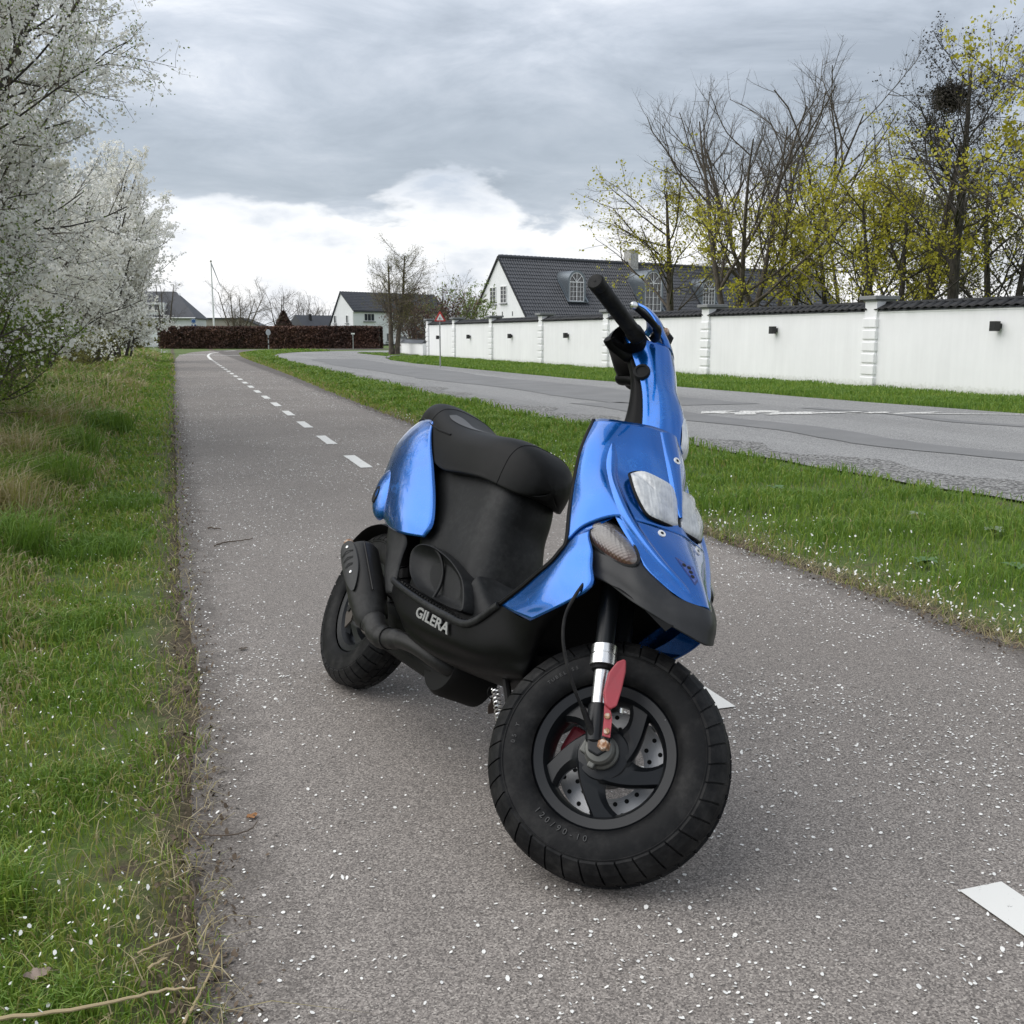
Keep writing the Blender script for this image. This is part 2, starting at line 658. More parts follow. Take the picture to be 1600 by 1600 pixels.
def on_nose(u, v, off=0.0):
    """point on the cowl: u row station, v outward station (negative: left side)"""
    V, F, D = _NOSE
    i = min(max(u * 8, 0), D.shape[0] - 1.001)
    j = min(max((3 - v) * 5, 0), D.shape[1] - 1.001)
    i0, j0 = int(i), int(j)
    a, b = i - i0, j - j0
    p = (D[i0, j0] * (1 - a) * (1 - b) + D[i0 + 1, j0] * a * (1 - b) + D[i0, j0 + 1] * (1 - a) * b + D[i0 + 1, j0 + 1] * a * b)
    du = D[i0 + 1, j0] - D[i0, j0]
    dv = D[i0, j0 + 1] - D[i0, j0]
    n = Vector(du).cross(Vector(dv)).normalized()
    if n.z < 0:
        n = -n
    return Vector(p) + n * off, n


_NOSE = surf(nose_rows, 8, 5)
# broad raised ridges that run down each side of the nose
for s in (1, -1):
    path_ = ((.3, 3.0), (1.2, 2.75), (2.1, 2.62), (3.0, 2.55), (4.0, 2.45), (4.8, 2.25), (5.6, 1.9), (6.4, 1.45), (7.4, .95))
    rr = []
    for i, (u, v) in enumerate(path_):
        wv_ = (.30, .36, .40, .42, .44, .48, .50, .55, .5)[i]
        hv = (.001, .006, .010, .012, .012, .011, .010, .008, .001)[i]
        rr.append([tuple(on_nose(u, s * min(2.98, v + wv_ * k), .0008 + hv * (1 - k * k) ** 2)[0]) for k in (-1, -.7, -.4, -.15, .15, .4, .7, 1)])
    surf_obj('cowl_ridge', rr, M_BLUE, sc, 5, 4)
# centre tongue between the headlights
tong = [[tuple(on_nose(u, w * k, 0.001 + 0.013 * (1 - k * k))[0]) for k in (1, .5, 0, -.5, -1)] for u, w in
        ((0.15, .75), (1.0, .62), (2.0, .42), (2.6, .30), (3.05, .16), (3.2, .05))]
surf_obj('centre_tongue', tong, M_BLUE, sc, 5, 4)
# recessed weathered face below and beside the lamps
face = [[tuple(on_nose(u, w * k, 0.0016)[0]) for k in (1, .66, .33, 0, -.33, -.66, -1)] for u, w in
        ((3.95, 1.95), (4.4, 1.9), (5.0, 1.7), (5.6, 1.4), (6.1, 1.1), (6.6, .75), (7.0, .3))]
surf_obj('lower_face', face, M_SWIRL, sc, 4, 3)

# ---- headlights
HL = [(1.082, -.092, .789), (1.095, -.076, .800), (1.112, -.040, .800), (1.126, -.012, .794), (1.148, -.005, .770),
      (1.177, -.004, .724), (1.183, -.008, .716), (1.185, -.050, .713), (1.173, -.076, .714), (1.156, -.088, .727), (1.130, -.100, .752), (1.095, -.098, .780)]
for s in (1, -1):
    O = [Vector((x, y * s, z)) for x, y, z in HL]
    O = [Vector(p) for p in crc([tuple(p) for p in O], 4)]
    c = sum(O, Vector()) / len(O)
    nrm = Vector((0.62, -0.10 * s, 0.78)).normalized()
    V, F = [], []
    rings = [(1.0, 0.002), (1.0, 0.008), (0.96, 0.0125), (0.8, 0.016), (0.5, 0.019), (0.2, 0.020)]
    n = len(O)
    for k, h in rings:
        V += [c + (p - c) * k + nrm * h for p in O]
    V.append(c + nrm * 0.020)
    for i in range(len(rings) - 1):
        for k in range(n):
            F.append((i * n + k, i * n + (k + 1) % n, (i + 1) * n + (k + 1) % n, (i + 1) * n + k))
    for k in range(n):
        F.append(((len(rings) - 1) * n + k, (len(rings) - 1) * n + (k + 1) % n, len(V) - 1))
    if s < 0:
        F = [f[::-1] for f in F]
    o = MB().add(V, F).build('headlight', M_CLEAR, sc, True)
    MB().add([c + (p - c) * .95 + nrm * .0035 for p in O] + [c + (p - c) * .55 + nrm * .0015 for p in O] + [c + nrm * .001], [(k, (k + 1) % n, n + (k + 1) % n, n + k) for k in range(n)] + [(n + k, n + (k + 1) % n, 2 * n) for k in range(n)]).build('reflector', M_REFL, o, True)
    g = MB().tube([c + (p - c) * 1.02 + nrm * 0.004 for p in O] + [c + (O[0] - c) * 1.02 + nrm * 0.004], 0.0035, 6, False).build('lamp_gasket', M_BLACK, o, True)
# dark strip between the lamps
MB().tube([(1.150, 0, .770), (1.186, 0, .722)], 0.005, 8).build('lamp_divider', M_GREYP, sc, True)
# screws with pale washers
for u, v in ((1.05, 0.02), (4.3, 1.22), (4.3, -1.22)):
    p, n = on_nose(u, v, 0.0)
    Mq = Matrix.Translation(p + n * (0.010 if u < 2 else 0.002)) @ n.to_track_quat('Y', 'Z').to_matrix().to_4x4()
    o = MB().lathe([(0.0, 0.004), (0.0032, 0.004), (0.0034, 0.0045), (0.0085, 0.0045), (0.009, 0.0), (0.0, 0.0)], 18, M=Mq).build('screw', M_WHITE, sc, True)
    MB().lathe([(0.0, 0.0052), (0.0036, 0.0052), (0.0036, 0.003)], 12, M=Mq).build('screw_head', M_DARK, o)
# honeycomb vent under the lamps
vp = [on_nose(5.2, .98)[0], on_nose(5.45, .04)[0], on_nose(6.15, .10)[0], on_nose(6.4, .45)[0]]
vn = on_nose(5.8, .4)[1]
vent = MB().prism([p + vn * 0.0035 for p in vp], vn * 0.0016).build('nose_vent', M_DEEP, sc)
vc = sum(vp, Vector()) / 4
MB().prism([vc + (p - vc) * 0.80 + vn * 0.0052 for p in vp], vn * 0.0008).build('vent_mesh', M_SWIRL, vent)
ex = (vp[1] - vp[0]).normalized()
ey = vn.cross(ex).normalized()
hx = MB()
for i in range(-3, 4):
    for j in range(-3, 4):
        q = vc + ex * (i * 0.0115 + (j % 2) * 0.0058) + ey * (j * 0.0102)
        loc = [(vp[k] - vc) * 0.72 + vc for k in range(4)]
        inside = all((loc[(k + 1) % 4] - loc[k]).cross(q - loc[k]).dot(vn) * (1 if (loc[1] - loc[0]).cross(loc[2] - loc[0]).dot(vn) > 0 else -1) > 0 for k in range(4))
        if inside:
            hx.prism([q + vn * 0.0061 + (ex * math.cos(a) + ey * math.sin(a)) * 0.0049 for a in [R(30 + 60 * k) for k in range(6)]], vn * 0.0006)
if hx.v:
    hx.build('vent_holes', M_HOLE, vent)

# ---- lower leg panels, one each side
LP = [
    [(1.155, -.140, .684), (1.108, -.166, .648), (1.083, -.175, .606)],
    [(1.120, -.160, .645), (1.098, -.172, .622), (1.079, -.177, .580)],
    [(1.160, -.164, .606), (1.110, -.180, .590), (1.064, -.179, .550)],
    [(1.178, -.163, .576), (1.108, -.184, .552), (1.036, -.180, .520)],
    [(1.206, -.166, .536), (1.100, -.186, .506), (1.006, -.180, .487)],
    [(1.156, -.176, .482), (1.072, -.184, .461), (.976, -.180, .458)],
    [(1.070, -.177, .424), (1.005, -.181, .425), (.945, -.180, .428)]]
for s in (1, -1):
    rows = LP if s == 1 else [mir(r) for r in LP]
    V, F, D = surf(rows, 6, 6, 1)
    if s == -1:
        F = F[:, ::-1].copy()
    o = mesh_np('leg_panel', V, F, M_BLUE, sc, True)
    finish(o, True, solid=0.004)
    # folded front edge of the panel
    e = [rows[k][0] for k in range(2, 7)]
    inn = [(x - 0.035, y * 0.80, z + 0.004) for x, y, z in e]
    o2 = surf_obj('panel_fold', [e, inn] if s == -1 else [inn, e], M_BLUE, sc, 3, 5)
    # joint between shield and leg panel
    # black edge trim up the rear edge of the shield
    edge = [r[5] for r in SH[:5]] + [r[2] for r in LP[1:]]
    edge = [(x - 0.003, y * s, z) for x, y, z in edge]
    MB().tube(cr(edge, 5), 0.0065, 8).build('shield_trim', M_BLACK, sc, True)
    # bridge strip that closes the cowl to the leg panel over the indicator
    a = [SH[4][3], SH[4][4], SH[4][5]]
    b = [LP[1][0], LP[1][1], LP[1][2]]
    rr = [[(x, y * s, z) for x, y, z in a], [(x, y * s, z) for x, y, z in b]]
    surf_obj('shield_corner', rr if s == 1 else rr[::-1], M_BLUE, sc, 4, 4)
# rider side of the shield
inner = []
for r in [q[5] for q in SH[:5]] + [q[2] for q in LP[1:]]:
    x, y, z = r
    inner.append([(x, y, z), (x - .028, y * .8, z), (x - .045, y * .4, z), (x - .048, 0, z), (x - .045, -y * .4, z), (x - .028, -y * .8, z), (x, -y, z)])
surf_obj('inner_leg_shield', inner, M_BLACK, sc, 3, 3, flip=True)
# shelf that closes the shield at the top around the steering neck
tp = SH[0]
surf_obj('shield_top', [[(x, y, z - .002) for x, y, z in mirror_rows([tp])[0]], [(x - .03 if abs(y) < .11 else x, y, z - .004) for x, y, z in mirror_rows([[(.93, 0, .91), (.93, -.04, .91), (.925, -.075, .905), (.922, -.1, .90), (.922, -.116, .895), (.922, -.122, .891)]])[0]]], M_BLUE, sc, 3, 4)

# ---- dark grey beak under the nose, runs round both sides
BK = [  # upper, bulge, lower
    [(1.095, -.142, .652), (1.142, -.145, .590), (1.162, -.143, .558)],
    [(1.136, -.130, .647), (1.186, -.138, .594), (1.207, -.133, .555)],
    [(1.192, -.107, .645), (1.230, -.121, .587), (1.249, -.114, .544)],
    [(1.247, -.093, .609), (1.272, -.106, .574), (1.294, -.098, .534)],
    [(1.293, -.063, .587), (1.318, -.070, .556), (1.343, -.057, .523)],
    [(1.321, -.046, .577), (1.349, -.042, .551), (1.369, -.031, .518)],
    [(1.354, 0, .578), (1.372, 0, .556), (1.384, 0, .514)]]
cols = BK + [mir(c) for c in BK[-2::-1]]
rows = [[c[0] for c in cols], [c[1] for c in cols], [((c[1][0] * .35 + c[2][0] * .65), c[1][1] * .35 + c[2][1] * .65, c[1][2] * .35 + c[2][2] * .65) for c in cols], [c[2] for c in cols],
        ]
surf_obj('nose_beak', rows, M_BEAK, sc, 5, 5, solid=0.005)
# wheel arch lining
arch = []
for x, z, w in ((1.35, .540, .07), (1.27, .575, .115), (1.17, .585, .150), (1.08, .560, .160), (1.02, .50, .160), (.985, .42, .160), (.975, .32, .10)):
    arch.append([(x, -w, z - .03), (x, -w * .6, z), (x, 0, z + .01), (x, w * .6, z), (x, w, z - .03)])
surf_obj('wheel_arch', arch, M_DARK, sc, 3, 3)

# ---- indicators
for s in (1, -1):
    a, b = Vector((1.084, -.144, .661)), Vector((1.246, -.106, .607))
    c = (a + b) / 2
    ex = (b - a).normalized()
    nz = Vector((0.30, -0.80, 0.42)).normalized()
    nz = (nz - ex * nz.dot(ex)).normalized()
    ey = nz.cross(ex).normalized()
    L = (b - a).length / 2 * .90
    V, F = [], []
    n, mrows = 40, 8
    for i in range(mrows + 1):
        f = math.pi / 2 * i / mrows
        for k in range(n):
            th = 2 * math.pi * k / n
            ca, sa = math.cos(th), math.sin(th)
            w = 0.0290 * (1 - 0.18 * ca)
            px_, py_ = math.copysign(abs(ca) ** 0.86, ca) * L, math.copysign(abs(sa) ** 0.9, sa) * w
            V.append(c + (ex * px_ + ey * py_) * math.cos(f) + nz * (0.003 + 0.021 * math.sin(f)))
    for i in range(mrows):
        for k in range(n):
            F.append((i * n + k, i * n + (k + 1) % n, (i + 1) * n + (k + 1) % n, (i + 1) * n + k))
    if s == -1:
        V = [Vector((p.x, -p.y, p.z)) for p in V]
        F = [f[::-1] for f in F]
    o = MB().add(V, F).build('indicator', M_SMOKE, sc, True)
    ring = [c + ex * math.copysign(abs(math.cos(t)) ** 0.86, math.cos(t)) * L * 1.03 + ey * math.copysign(abs(math.sin(t)) ** 0.9, math.sin(t)) * .0290 * (1 - .18 * math.cos(t)) * 1.06 + nz * 0.003
            for t in [2 * math.pi * k / 40 for k in range(41)]]
    if s == -1:
        ring = [Vector((p.x, -p.y, p.z)) for p in ring]
    MB().tube(ring, 0.0035, 6, False).build('lamp_rim', M_GREYP, o, True)

# ---- steering neck, turns with the wheel
NK = [  # z, x back, x split, x front, half width
    (.900, .895, .950, 1.046, .046), (.950, .880, .924, 1.022, .048), (1.0, .858, .892, .988, .050), (1.04, .832, .856, .950, .053),
    (1.075, .800, .819, .917, .056), (1.103, .772, .786, .888, .059)]
back, front = [], []
for z, xb, xs, xf, w in NK:
    back.append([(xs, -w, z), (xs - .010, -w, z), ((xb + xs) / 2 - .004, -w * .95, z), (xb, -w * .62, z), (xb - .004, 0, z), (xb, w * .62, z), ((xb + xs) / 2 - .004, w * .95, z), (xs - .010, w, z), (xs, w, z)])
    wf = w * .66
    zf = z + max(0, z - 1.04) * .42
    front.append([(xs, -w - .001, z), (xs + .02, -w - .003, z), ((xs + xf) / 2 + .014, -w * .98, (z + zf) / 2), (xf - .010, -wf, zf), (xf, -wf * .5, zf), (xf + .002, 0, zf), (xf, wf * .5, zf), (xf - .010, wf, zf), ((xs + xf) / 2 + .014, w * .98, (z + zf) / 2), (xs + .02, w + .003, z), (xs, w + .001, z)])
steer(surf_obj('neck_rear', back, M_BLACK, sc, 5, 4))
neck = steer(surf_obj('neck_cover', front, M_BLUE, sc, 5, 4, flip=True, solid=.004))
# ledge that closes the side of the cover round the bar opening
led = []
for x, z, w in ((.786, 1.103, .059), (.815, 1.108, .060), (.848, 1.117, .058), (.874, 1.126, .048)):
    led.append([(x, -w - .001, z), (x - .002, -w * .55, z + .004), (x - .004, 0, z + .006), (x - .002, w * .55, z + .004), (x, w + .001, z)])
steer(surf_obj('cover_ledge', led, M_BLUE, sc, 3, 3))
# front of the cover carried up and back over the bars
top_ = []
for x, z, w in ((.888, 1.128, .040), (.876, 1.142, .052), (.855, 1.160, .060), (.834, 1.180, .066), (.800, 1.198, .068), (.768, 1.208, .060)):
    top_.append([(x - .006, -w, z - .004), (x + .002, -w * .72, z + .004), (x + .004, 0, z + .008), (x + .002, w * .72, z + .004), (x - .006, w, z - .004)])
steer(surf_obj('handlebar_cover', top_, M_BLUE, sc, 4, 4, solid=.007))
# ignition lock on the side of the neck
Ml = Matrix.Translation((.874, -.0565, 1.033)) @ Matrix.Rotation(R(180), 4, 'X')
MB().lathe([(.0, .0075), (.0125, .0075), (.0135, .0105), (.0185, .010), (.020, .006), (.020, -.012)], 28, M=Ml).build('ignition_lock', M_HOLE, neck, True)
# small lens low on the front of the neck
ln = []
for z, x, w in ((.895, 1.046, .016), (.915, 1.044, .026), (.945, 1.030, .028), (.975, 1.010, .022), (.99, .998, .010)):
    ln.append([(x - .004, -w, z), (x + .006, -w * .6, z), (x + .009, 0, z), (x + .006, w * .6, z), (x - .004, w, z)])
surf_obj('neck_lamp', ln, M_LENS, neck, 4, 4, flip=True)
# black housing behind the cover
HB2 = [(-.100, [(.778, 1.066), (.812, 1.062), (.836, 1.085), (.830, 1.108), (.800, 1.122), (.776, 1.098)]),
       (-.062, [(.758, 1.068), (.812, 1.062), (.846, 1.085), (.838, 1.118), (.800, 1.136), (.754, 1.106)]),
       (0, [(.750, 1.075), (.812, 1.066), (.850, 1.090), (.840, 1.130), (.795, 1.150), (.746, 1.116)])]
ringsB = [[(x, y, z) for x, z in r] for y, r in HB2]
ringsB += [[(x, -y, z) for x, z in r] for y, r in HB2[-2::-1]]
steer(surf_obj('switch_housing', ringsB, M_BLACK, sc, 4, 4, closed=True))
for s in (-1, 1):
    steer(MB().tube(cr([(.764, .088 * s, 1.074), (.776, .074 * s, 1.068), (.800, .058 * s, 1.066), (.825, .046 * s, 1.062)], 4), [.010] + [.0165] * 11 + [.012], 14).build('switch_knob', M_BLACK, sc, True))
for s in (-1, 1):
    a, b = Vector((.836, .105 * s, 1.090)), Vector((.795, .334 * s, 1.050))
    d = (b - a)
    q = lambda t: a + d * t
    prof_r = [.0165, .0185, .0205, .0205, .0185, .0178, .0178, .0182, .0170, .0190, .0190, .0165]
    prof_t = [-.02, .0, .01, .10, .12, .14, .5, .88, .89, .90, .985, 1.0]
    g = steer(MB().tube([q(t) for t in prof_t], prof_r, 24).build('grip', M_RUB, sc, True, angle=30))
    e = d.normalized()
    MB().tube([q(1.0) + e * .0002, q(1.0) + e * .0008], .0028, 10).build('bar_end_hole', M_HOLE, g)
    # brake lever with ball end
    lev = cr([(.862, .078 * s, 1.118), (.880, .120 * s, 1.112), (.884, .165 * s, 1.100), (.873, .215 * s, 1.086), (.862, .250 * s, 1.075)], 5)
    lv = steer(MB().tube(lev, [.012] * 3 + [.010] * 5 + [.0075] * 8 + [.0065] * 4 + [.0065], 10).build('brake_lever', M_BLACK, sc, True))
    MB().lathe([(.0001, -.009), (.005, -.0075), (.0085, -.003), (.009, 0), (.0085, .003), (.005, .0075), (.0001, .009)], 16, c=(.862, .252 * s, 1.075)).build('lever_ball', M_CHROME, lv, True)
    MB().box((.850, .078 * s - .007, 1.112), (.868, .078 * s + .007, 1.128)).build('lever_pivot', M_CHROME, lv, bevel=.004)
# black wind deflector over the bars, left of the lever
steer(MB().prism([(.780, .045, 1.236), (.806, .052, 1.230), (.834, .052, 1.214), (.838, .050, 1.192), (.805, .045, 1.205)], (.004, .010, .004)).build('bar_visor', M_BLACK, sc, bevel=.002))
steer(MB().lathe([(.0, -.009), (.007, -.007), (.0085, 0), (.007, .007), (.0, .009)], 16, c=(.838, .004, 1.192)).build('bulb_holder', M_RUST, sc, True))

# ---- fork
for s in (-1, 1):
    lo = Vector((1.233, .088 * s, .252))
    f = lambda h: tuple(lo + ST_A * h)
    leg = steer(MB().tube([f(-.022), f(-.016), f(.0), f(.052), f(.058)], [.012, .019, .0205, .0205, .018], 20).build('fork_leg', M_RIM, sc, True, angle=30))
    MB().tube([f(.05), f(.132)], .0155, 20).build('fork_tube', M_CHROME, leg, True)
    MB().tube([f(.126), f(.128), f(.134), f(.136)], [.016, .022, .022, .021], 20).build('fork_seal', M_RUB, leg, True, angle=30)
    MB().tube([f(.136), f(.137), f(.157), f(.1575), f(.160), f(.1605), f(.178), f(.180)], [.022, .0262, .0262, .0238, .0238, .0255, .0255, .0215], 28).build('fork_collar', M_CHROME, leg, True, angle=25)
    MB().tube([f(.178), f(.30), f(.40)], [.0195, .0205, .022], 20).build('fork_upper_tube', M_RIM, leg, True)
steer(MB().box((1.04, -.11, .59), (1.12, .11, .63)).build('fork_yoke', M_DARK, sc, bevel=.008))
# axle end, speedometer drive
Mx = Matrix.Translation((AX.x, 0, AX.z))
steer(MB().lathe([(.0, -.113), (.0098, -.113), (.0118, -.110), (.0118, -.100), (.013, -.099), (.013, -.085)], 6, M=Matrix.Translation((.008, 0, .008)) @ Mx @ Matrix.Rotation(R(10), 4, 'Y')).build('axle_bolt', M_RUST, sc, bevel=.0008))
dr = steer(MB().lathe([(.012, -.098), (.026, -.094), (.030, -.088), (.030, -.070), (.034, -.066), (.034, -.058)], 30, M=Mx).build('speedometer_drive', M_DRUM, sc, True, angle=30))
MB().box((AX.x - .034, -.090, AX.z - .022), (AX.x - .014, -.068, AX.z + .016)).box((AX.x - .006, -.088, AX.z - .040), (AX.x + .008, -.070, AX.z - .026)).build('drive_lug', M_DRUM, dr, bevel=.003)
# fork foot casting that carries the axle
steer(MB().prism([(1.232, -.072, .285), (1.262, -.072, .262), (1.274, -.072, .236), (1.262, -.072, .214), (1.240, -.072, .214), (1.222, -.072, .24), (1.214, -.072, .275)], (0, -.030, 0)).build('fork_foot', M_RIM, sc, bevel=.004))
# red guard with two rusty screws
fin = [(1.2105, -.112, .400), (1.203, -.116, .388), (1.200, -.118, .360), (1.212, -.118, .322), (1.226, -.116, .303), (1.240, -.114, .300), (1.247, -.112, .312), (1.238, -.110, .345), (1.226, -.108, .380), (1.216, -.110, .399)]
fo = steer(MB().prism(fin, (.004, -.010, .002)).build('red_guard', M_RED, sc, bevel=.004))
tab = [(1.226, -.114, .303), (1.241, -.112, .300), (1.252, -.112, .288), (1.268, -.112, .254), (1.253, -.112, .250), (1.240, -.114, .278)]
MB().prism(tab, (.002, -.005, .001)).build('guard_tab', M_RED, fo, bevel=.001)
for x, z in ((1.244, .288), (1.258, .262)):
    MB().lathe([(.0, -.121), (.0055, -.121), (.0065, -.119), (.0065, -.115)], 12, c=(x, 0, z)).build('guard_screw', M_RUST, fo, True)
# speedometer cable
cb = [(1.045, -.125, .545), (1.075, -.165, .505), (1.082, -.185, .452), (1.088, -.185, .405), (1.112, -.172, .357), (1.160, -.150, .305), (1.206, -.120, .268), (1.232, -.100, .245)]
steer(MB().tube(cr(cb, 6), .0034, 8).build('cable', M_RUB, sc, True))
steer(MB().tube([(1.196, -.127, .277), (1.236, -.098, .242)], [.0055, .0075], 10).build('cable_sleeve', M_RUB, sc, True))

# ---- wheels
TY = [(.146, -.044), (.152, -.053), (.163, -.0585), (.185, -.0615), (.200, -.0585), (.202, -.0600), (.207, -.0575), (.2115, -.0530), (.223, -.0445), (.2325, -.0325), (.238, -.0185), (.2395, 0)]
TY = TY + [(r, -y) for r, y in TY[-2::-1]]


def wheel(parent, cx, cz, front):
    Mw = Matrix.Translation((cx, 0, cz))
    prof = [(.1175, -.028), (.1215, -.034), (.1235, -.0375), (.1420, -.0410), (.1460, -.0385), (.1455, -.030), (.128, -.022), (.124, 0), (.128, .022), (.1455, .030), (.1455, .037), (.142, .0410), (.1235, .0375), (.1215, .034), (.1175, .028), (.114, .02), (.112, 0), (.114, -.02)]
    rim = MB().lathe(prof, 72, M=Mw, closed=True).build('front_wheel' if front else 'rear_wheel', M_RIM, parent, True)
    rim.data.set_sharp_from_angle(angle=R(38))
    ty = MB().lathe(TY, 96, M=Mw).build('tyre', M_RUB, rim, True)
    ty.data.set_sharp_from_angle(angle=R(30))
    # tread blocks: shoulder lugs and staggered crown blocks
    b = MB()
    N = 38
    for k in range(N):
        for s in (-1, 1):
            a0 = 2 * math.pi * (k + (.5 if s > 0 else 0)) / N
            g = (.448 if front else .43) * 2 * math.pi / N
            pr = [(.2065, .0605), (.2145, .0555), (.2255, .0465), (.2350, .0340), (.2392, .0235)]
            V = []
            for j, (r_, y_) in enumerate(pr):
                sk = .06 * j / 4 * (1 if front else .6)
                for da in (-g, g):
                    for dr in (0, -.008):
                        ang = a0 + da + sk
                        V.append(Mw @ Vector(((r_ + dr + .0032) * math.cos(ang), s * (y_ + dr * .4), (r_ + dr + .0032) * math.sin(ang))))
            F = []
            for j in range(len(pr) - 1):
                i = j * 4
                F += [(i, i + 2, i + 6, i + 4), (i, i + 4, i + 5, i + 1), (i + 2, i + 3, i + 7, i + 6)]
            F += [(0, 1, 3, 2), (16, 18, 19, 17)]
            if s > 0:
                F = [f[::-1] for f in F]
            b.add(V, F)
        for yc in (-.0105, .0105):
            a0 = 2 * math.pi * (k + (.25 if yc > 0 else .75)) / N
            g = .40 * 2 * math.pi / N
            V = []
            for da in (-g, g):
                for yy in (-.0085, .0085):
                    for r_ in (.232, .2418 - .25 * abs(yc + yy) ** 1.5 * 6):
                        ang = a0 + da + yy * 3
                        V.append(Mw @ Vector((r_ * math.cos(ang), yc + yy, r_ * math.sin(ang))))
            b.add(V, [(0, 1, 3, 2), (4, 6, 7, 5), (1, 5, 7, 3), (0, 4, 5, 1), (2, 3, 7, 6)])
    b.build('tread', M_RUB, rim)
    # swirled spokes and hub
    hb = MB().lathe([(.0, -.053), (.034, -.0525), (.050, -.049), (.0565, -.042), (.057, -.025), (.052, .03), (.045, .045), (.0, .048)], 48, M=Mw).build('hub', M_RIM, rim, True, angle=30)
    for k in range(5):
        V, F = [], []
        A0 = R(-24 + 72 * k)
        S = 8
        for i in range(S + 1):
            t = i / S
            r_ = .040 + (.121 - .040) * t
            ang = A0 + R(40) * t ** 0.8
            w = .0185 + .018 * (1 - t) ** 2.0 + .013 * t ** 4
            y0 = -.051 + .024 * t
            y1 = y0 + .034
            c_, s_ = math.cos(ang), math.sin(ang)
            for dw, yy in ((-w, y0 + .008), (-w * .80, y0), (w * .45, y0 + .0015), (w, y0 + .016), (w * .85, y1), (-w * .85, y1)):
                V.append(Mw @ Vector((r_ * c_ - dw * s_, yy, r_ * s_ + dw * c_)))
        for i in range(S):
            for j in range(6):
                F.append((i * 6 + j, (i + 1) * 6 + j, (i + 1) * 6 + (j + 1) % 6, i * 6 + (j + 1) % 6))
        MB().add(V, F).build('spoke', M_RIM, rim, True)
    # brake disc on the far side, with rivet holes
    d = MB().lathe([(.066, .052), (.112, .052), (.112, .056), (.066, .056)], 64, closed=True).build('brake_disc', M_DISC, rim)
    d.matrix_local = Mw
    h = MB()
    for k in range(20):
        a = 2 * math.pi * k / 20
        for rr_, da in ((.077, 0), (.101, .12)):
            h.lathe([(.0, .0512), (.0048, .0512), (.0048, .0518)], 10, c=(rr_ * math.cos(a + da), 0, rr_ * math.sin(a + da)))
    h.build('disc_holes', M_HOLE, d)
    return rim


fw = steer(wheel(sc, AX.x, AX.z, True))
rw = wheel(sc, 0, .242, False)
Mw = Matrix.Translation((AX.x, 0, AX.z))
# moulded lettering on the front sidewall
for txt, a0, sz, rr_ in (('120/90-10', 252, .0165, .171), ('TUBELESS', 158, .0105, .178), ('Y 50', 192, .013, .178)):
    for i, chh in enumerate(txt):
        ang = R(a0 + (i if a0 > 200 else -i * 1.0 if a0 < 190 else i) * sz * .86 / rr_ * 57.3)
        if a0 > 200:
            Mr = Mw @ Matrix.Rotation(-ang, 4, 'Y') @ Matrix.Translation((rr_, -.0600, 0)) @ Matrix.Rotation(R(90), 4, 'Y') @ Matrix.Rotation(R(-90), 4, 'Y') @ Matrix.Rotation(R(90), 4, 'X') @ Matrix.Rotation(R(90), 4, 'Z')
        else:
            Mr = Mw @ Matrix.Rotation(-ang, 4, 'Y') @ Matrix.Translation((rr_, -.0605, 0)) @ Matrix.Rotation(R(90), 4, 'X') @ Matrix.Rotation(R(-90), 4, 'Z')
        if chh != ' ':
            text_part('sidewall_letter', chh, sz, M_RUB2, fw, Mr, .0016, 0, 'CENTER')
# brake caliper, red, behind the spokes
cal = steer(MB().box((AX.x - .112, .036, AX.z - .030), (AX.x - .074, .078, AX.z + .034)).build('brake_caliper', M_RED, sc, bevel=.010))

# ---- belly and side skirts
SK = [  # top edge, bulge, lower edge, keel
    [(.345, -.145, .364), (.395, -.158, .328), (.470, -.132, .285), (.50, 0, .275)],
    [(.450, -.176, .360), (.500, -.178, .308), (.580, -.142, .254), (.60, 0, .246)],
    [(.600, -.184, .352), (.640, -.184, .303), (.720, -.136, .248), (.72, 0, .240)],
    [(.755, -.186, .350), (.790, -.182, .306), (.850, -.126, .262), (.85, 0, .252)],
    [(.865, -.186, .358), (.900, -.174, .315), (.950, -.118, .282), (.93, 0, .270)],
    [(.945, -.182, .424), (.985, -.168, .355), (1.030, -.116, .298), (.98, 0, .290)],
    [(1.060, -.177, .424), (1.055, -.152, .375), (1.050, -.112, .312), (.99, 0, .320)],
    [(1.148, -.172, .478), (1.095, -.142, .430), (1.045, -.105, .360), (.995, 0, .380)]]
full = [[r[0], r[1], ((r[1][0] + r[2][0]) / 2, r[1][1] * .55 + r[2][1] * .48, (r[1][2] + r[2][2]) / 2), r[2], r[3]] for r in SK]
both = [r + mir(r[-2::-1]) for r in full]
surf_obj('belly_skirt', both, M_BLACK, sc, 6, 5, flip=False)
for s in (1, -1):
    lip = [(x, y * s - .002 * s, z + .002) for x, y, z in [(.335, -.130, .372)] + [r[0] for r in SK[:6]]]
    MB().tube(cr(lip, 5), .0085, 10).build('floor_edge_trim', M_GREYP, sc, True)
Mt = Matrix.Translation((.618, -.1893, .3170)) @ Matrix(((1.62, 0, 0, 0), (0, -.10, -1, 0), (-.02, 1, -.10, 0), (0, 0, 0, 1)))
text_part('lettering', 'GILERA', .0345, M_LETTER, sc, Mt, .0012, .0009)
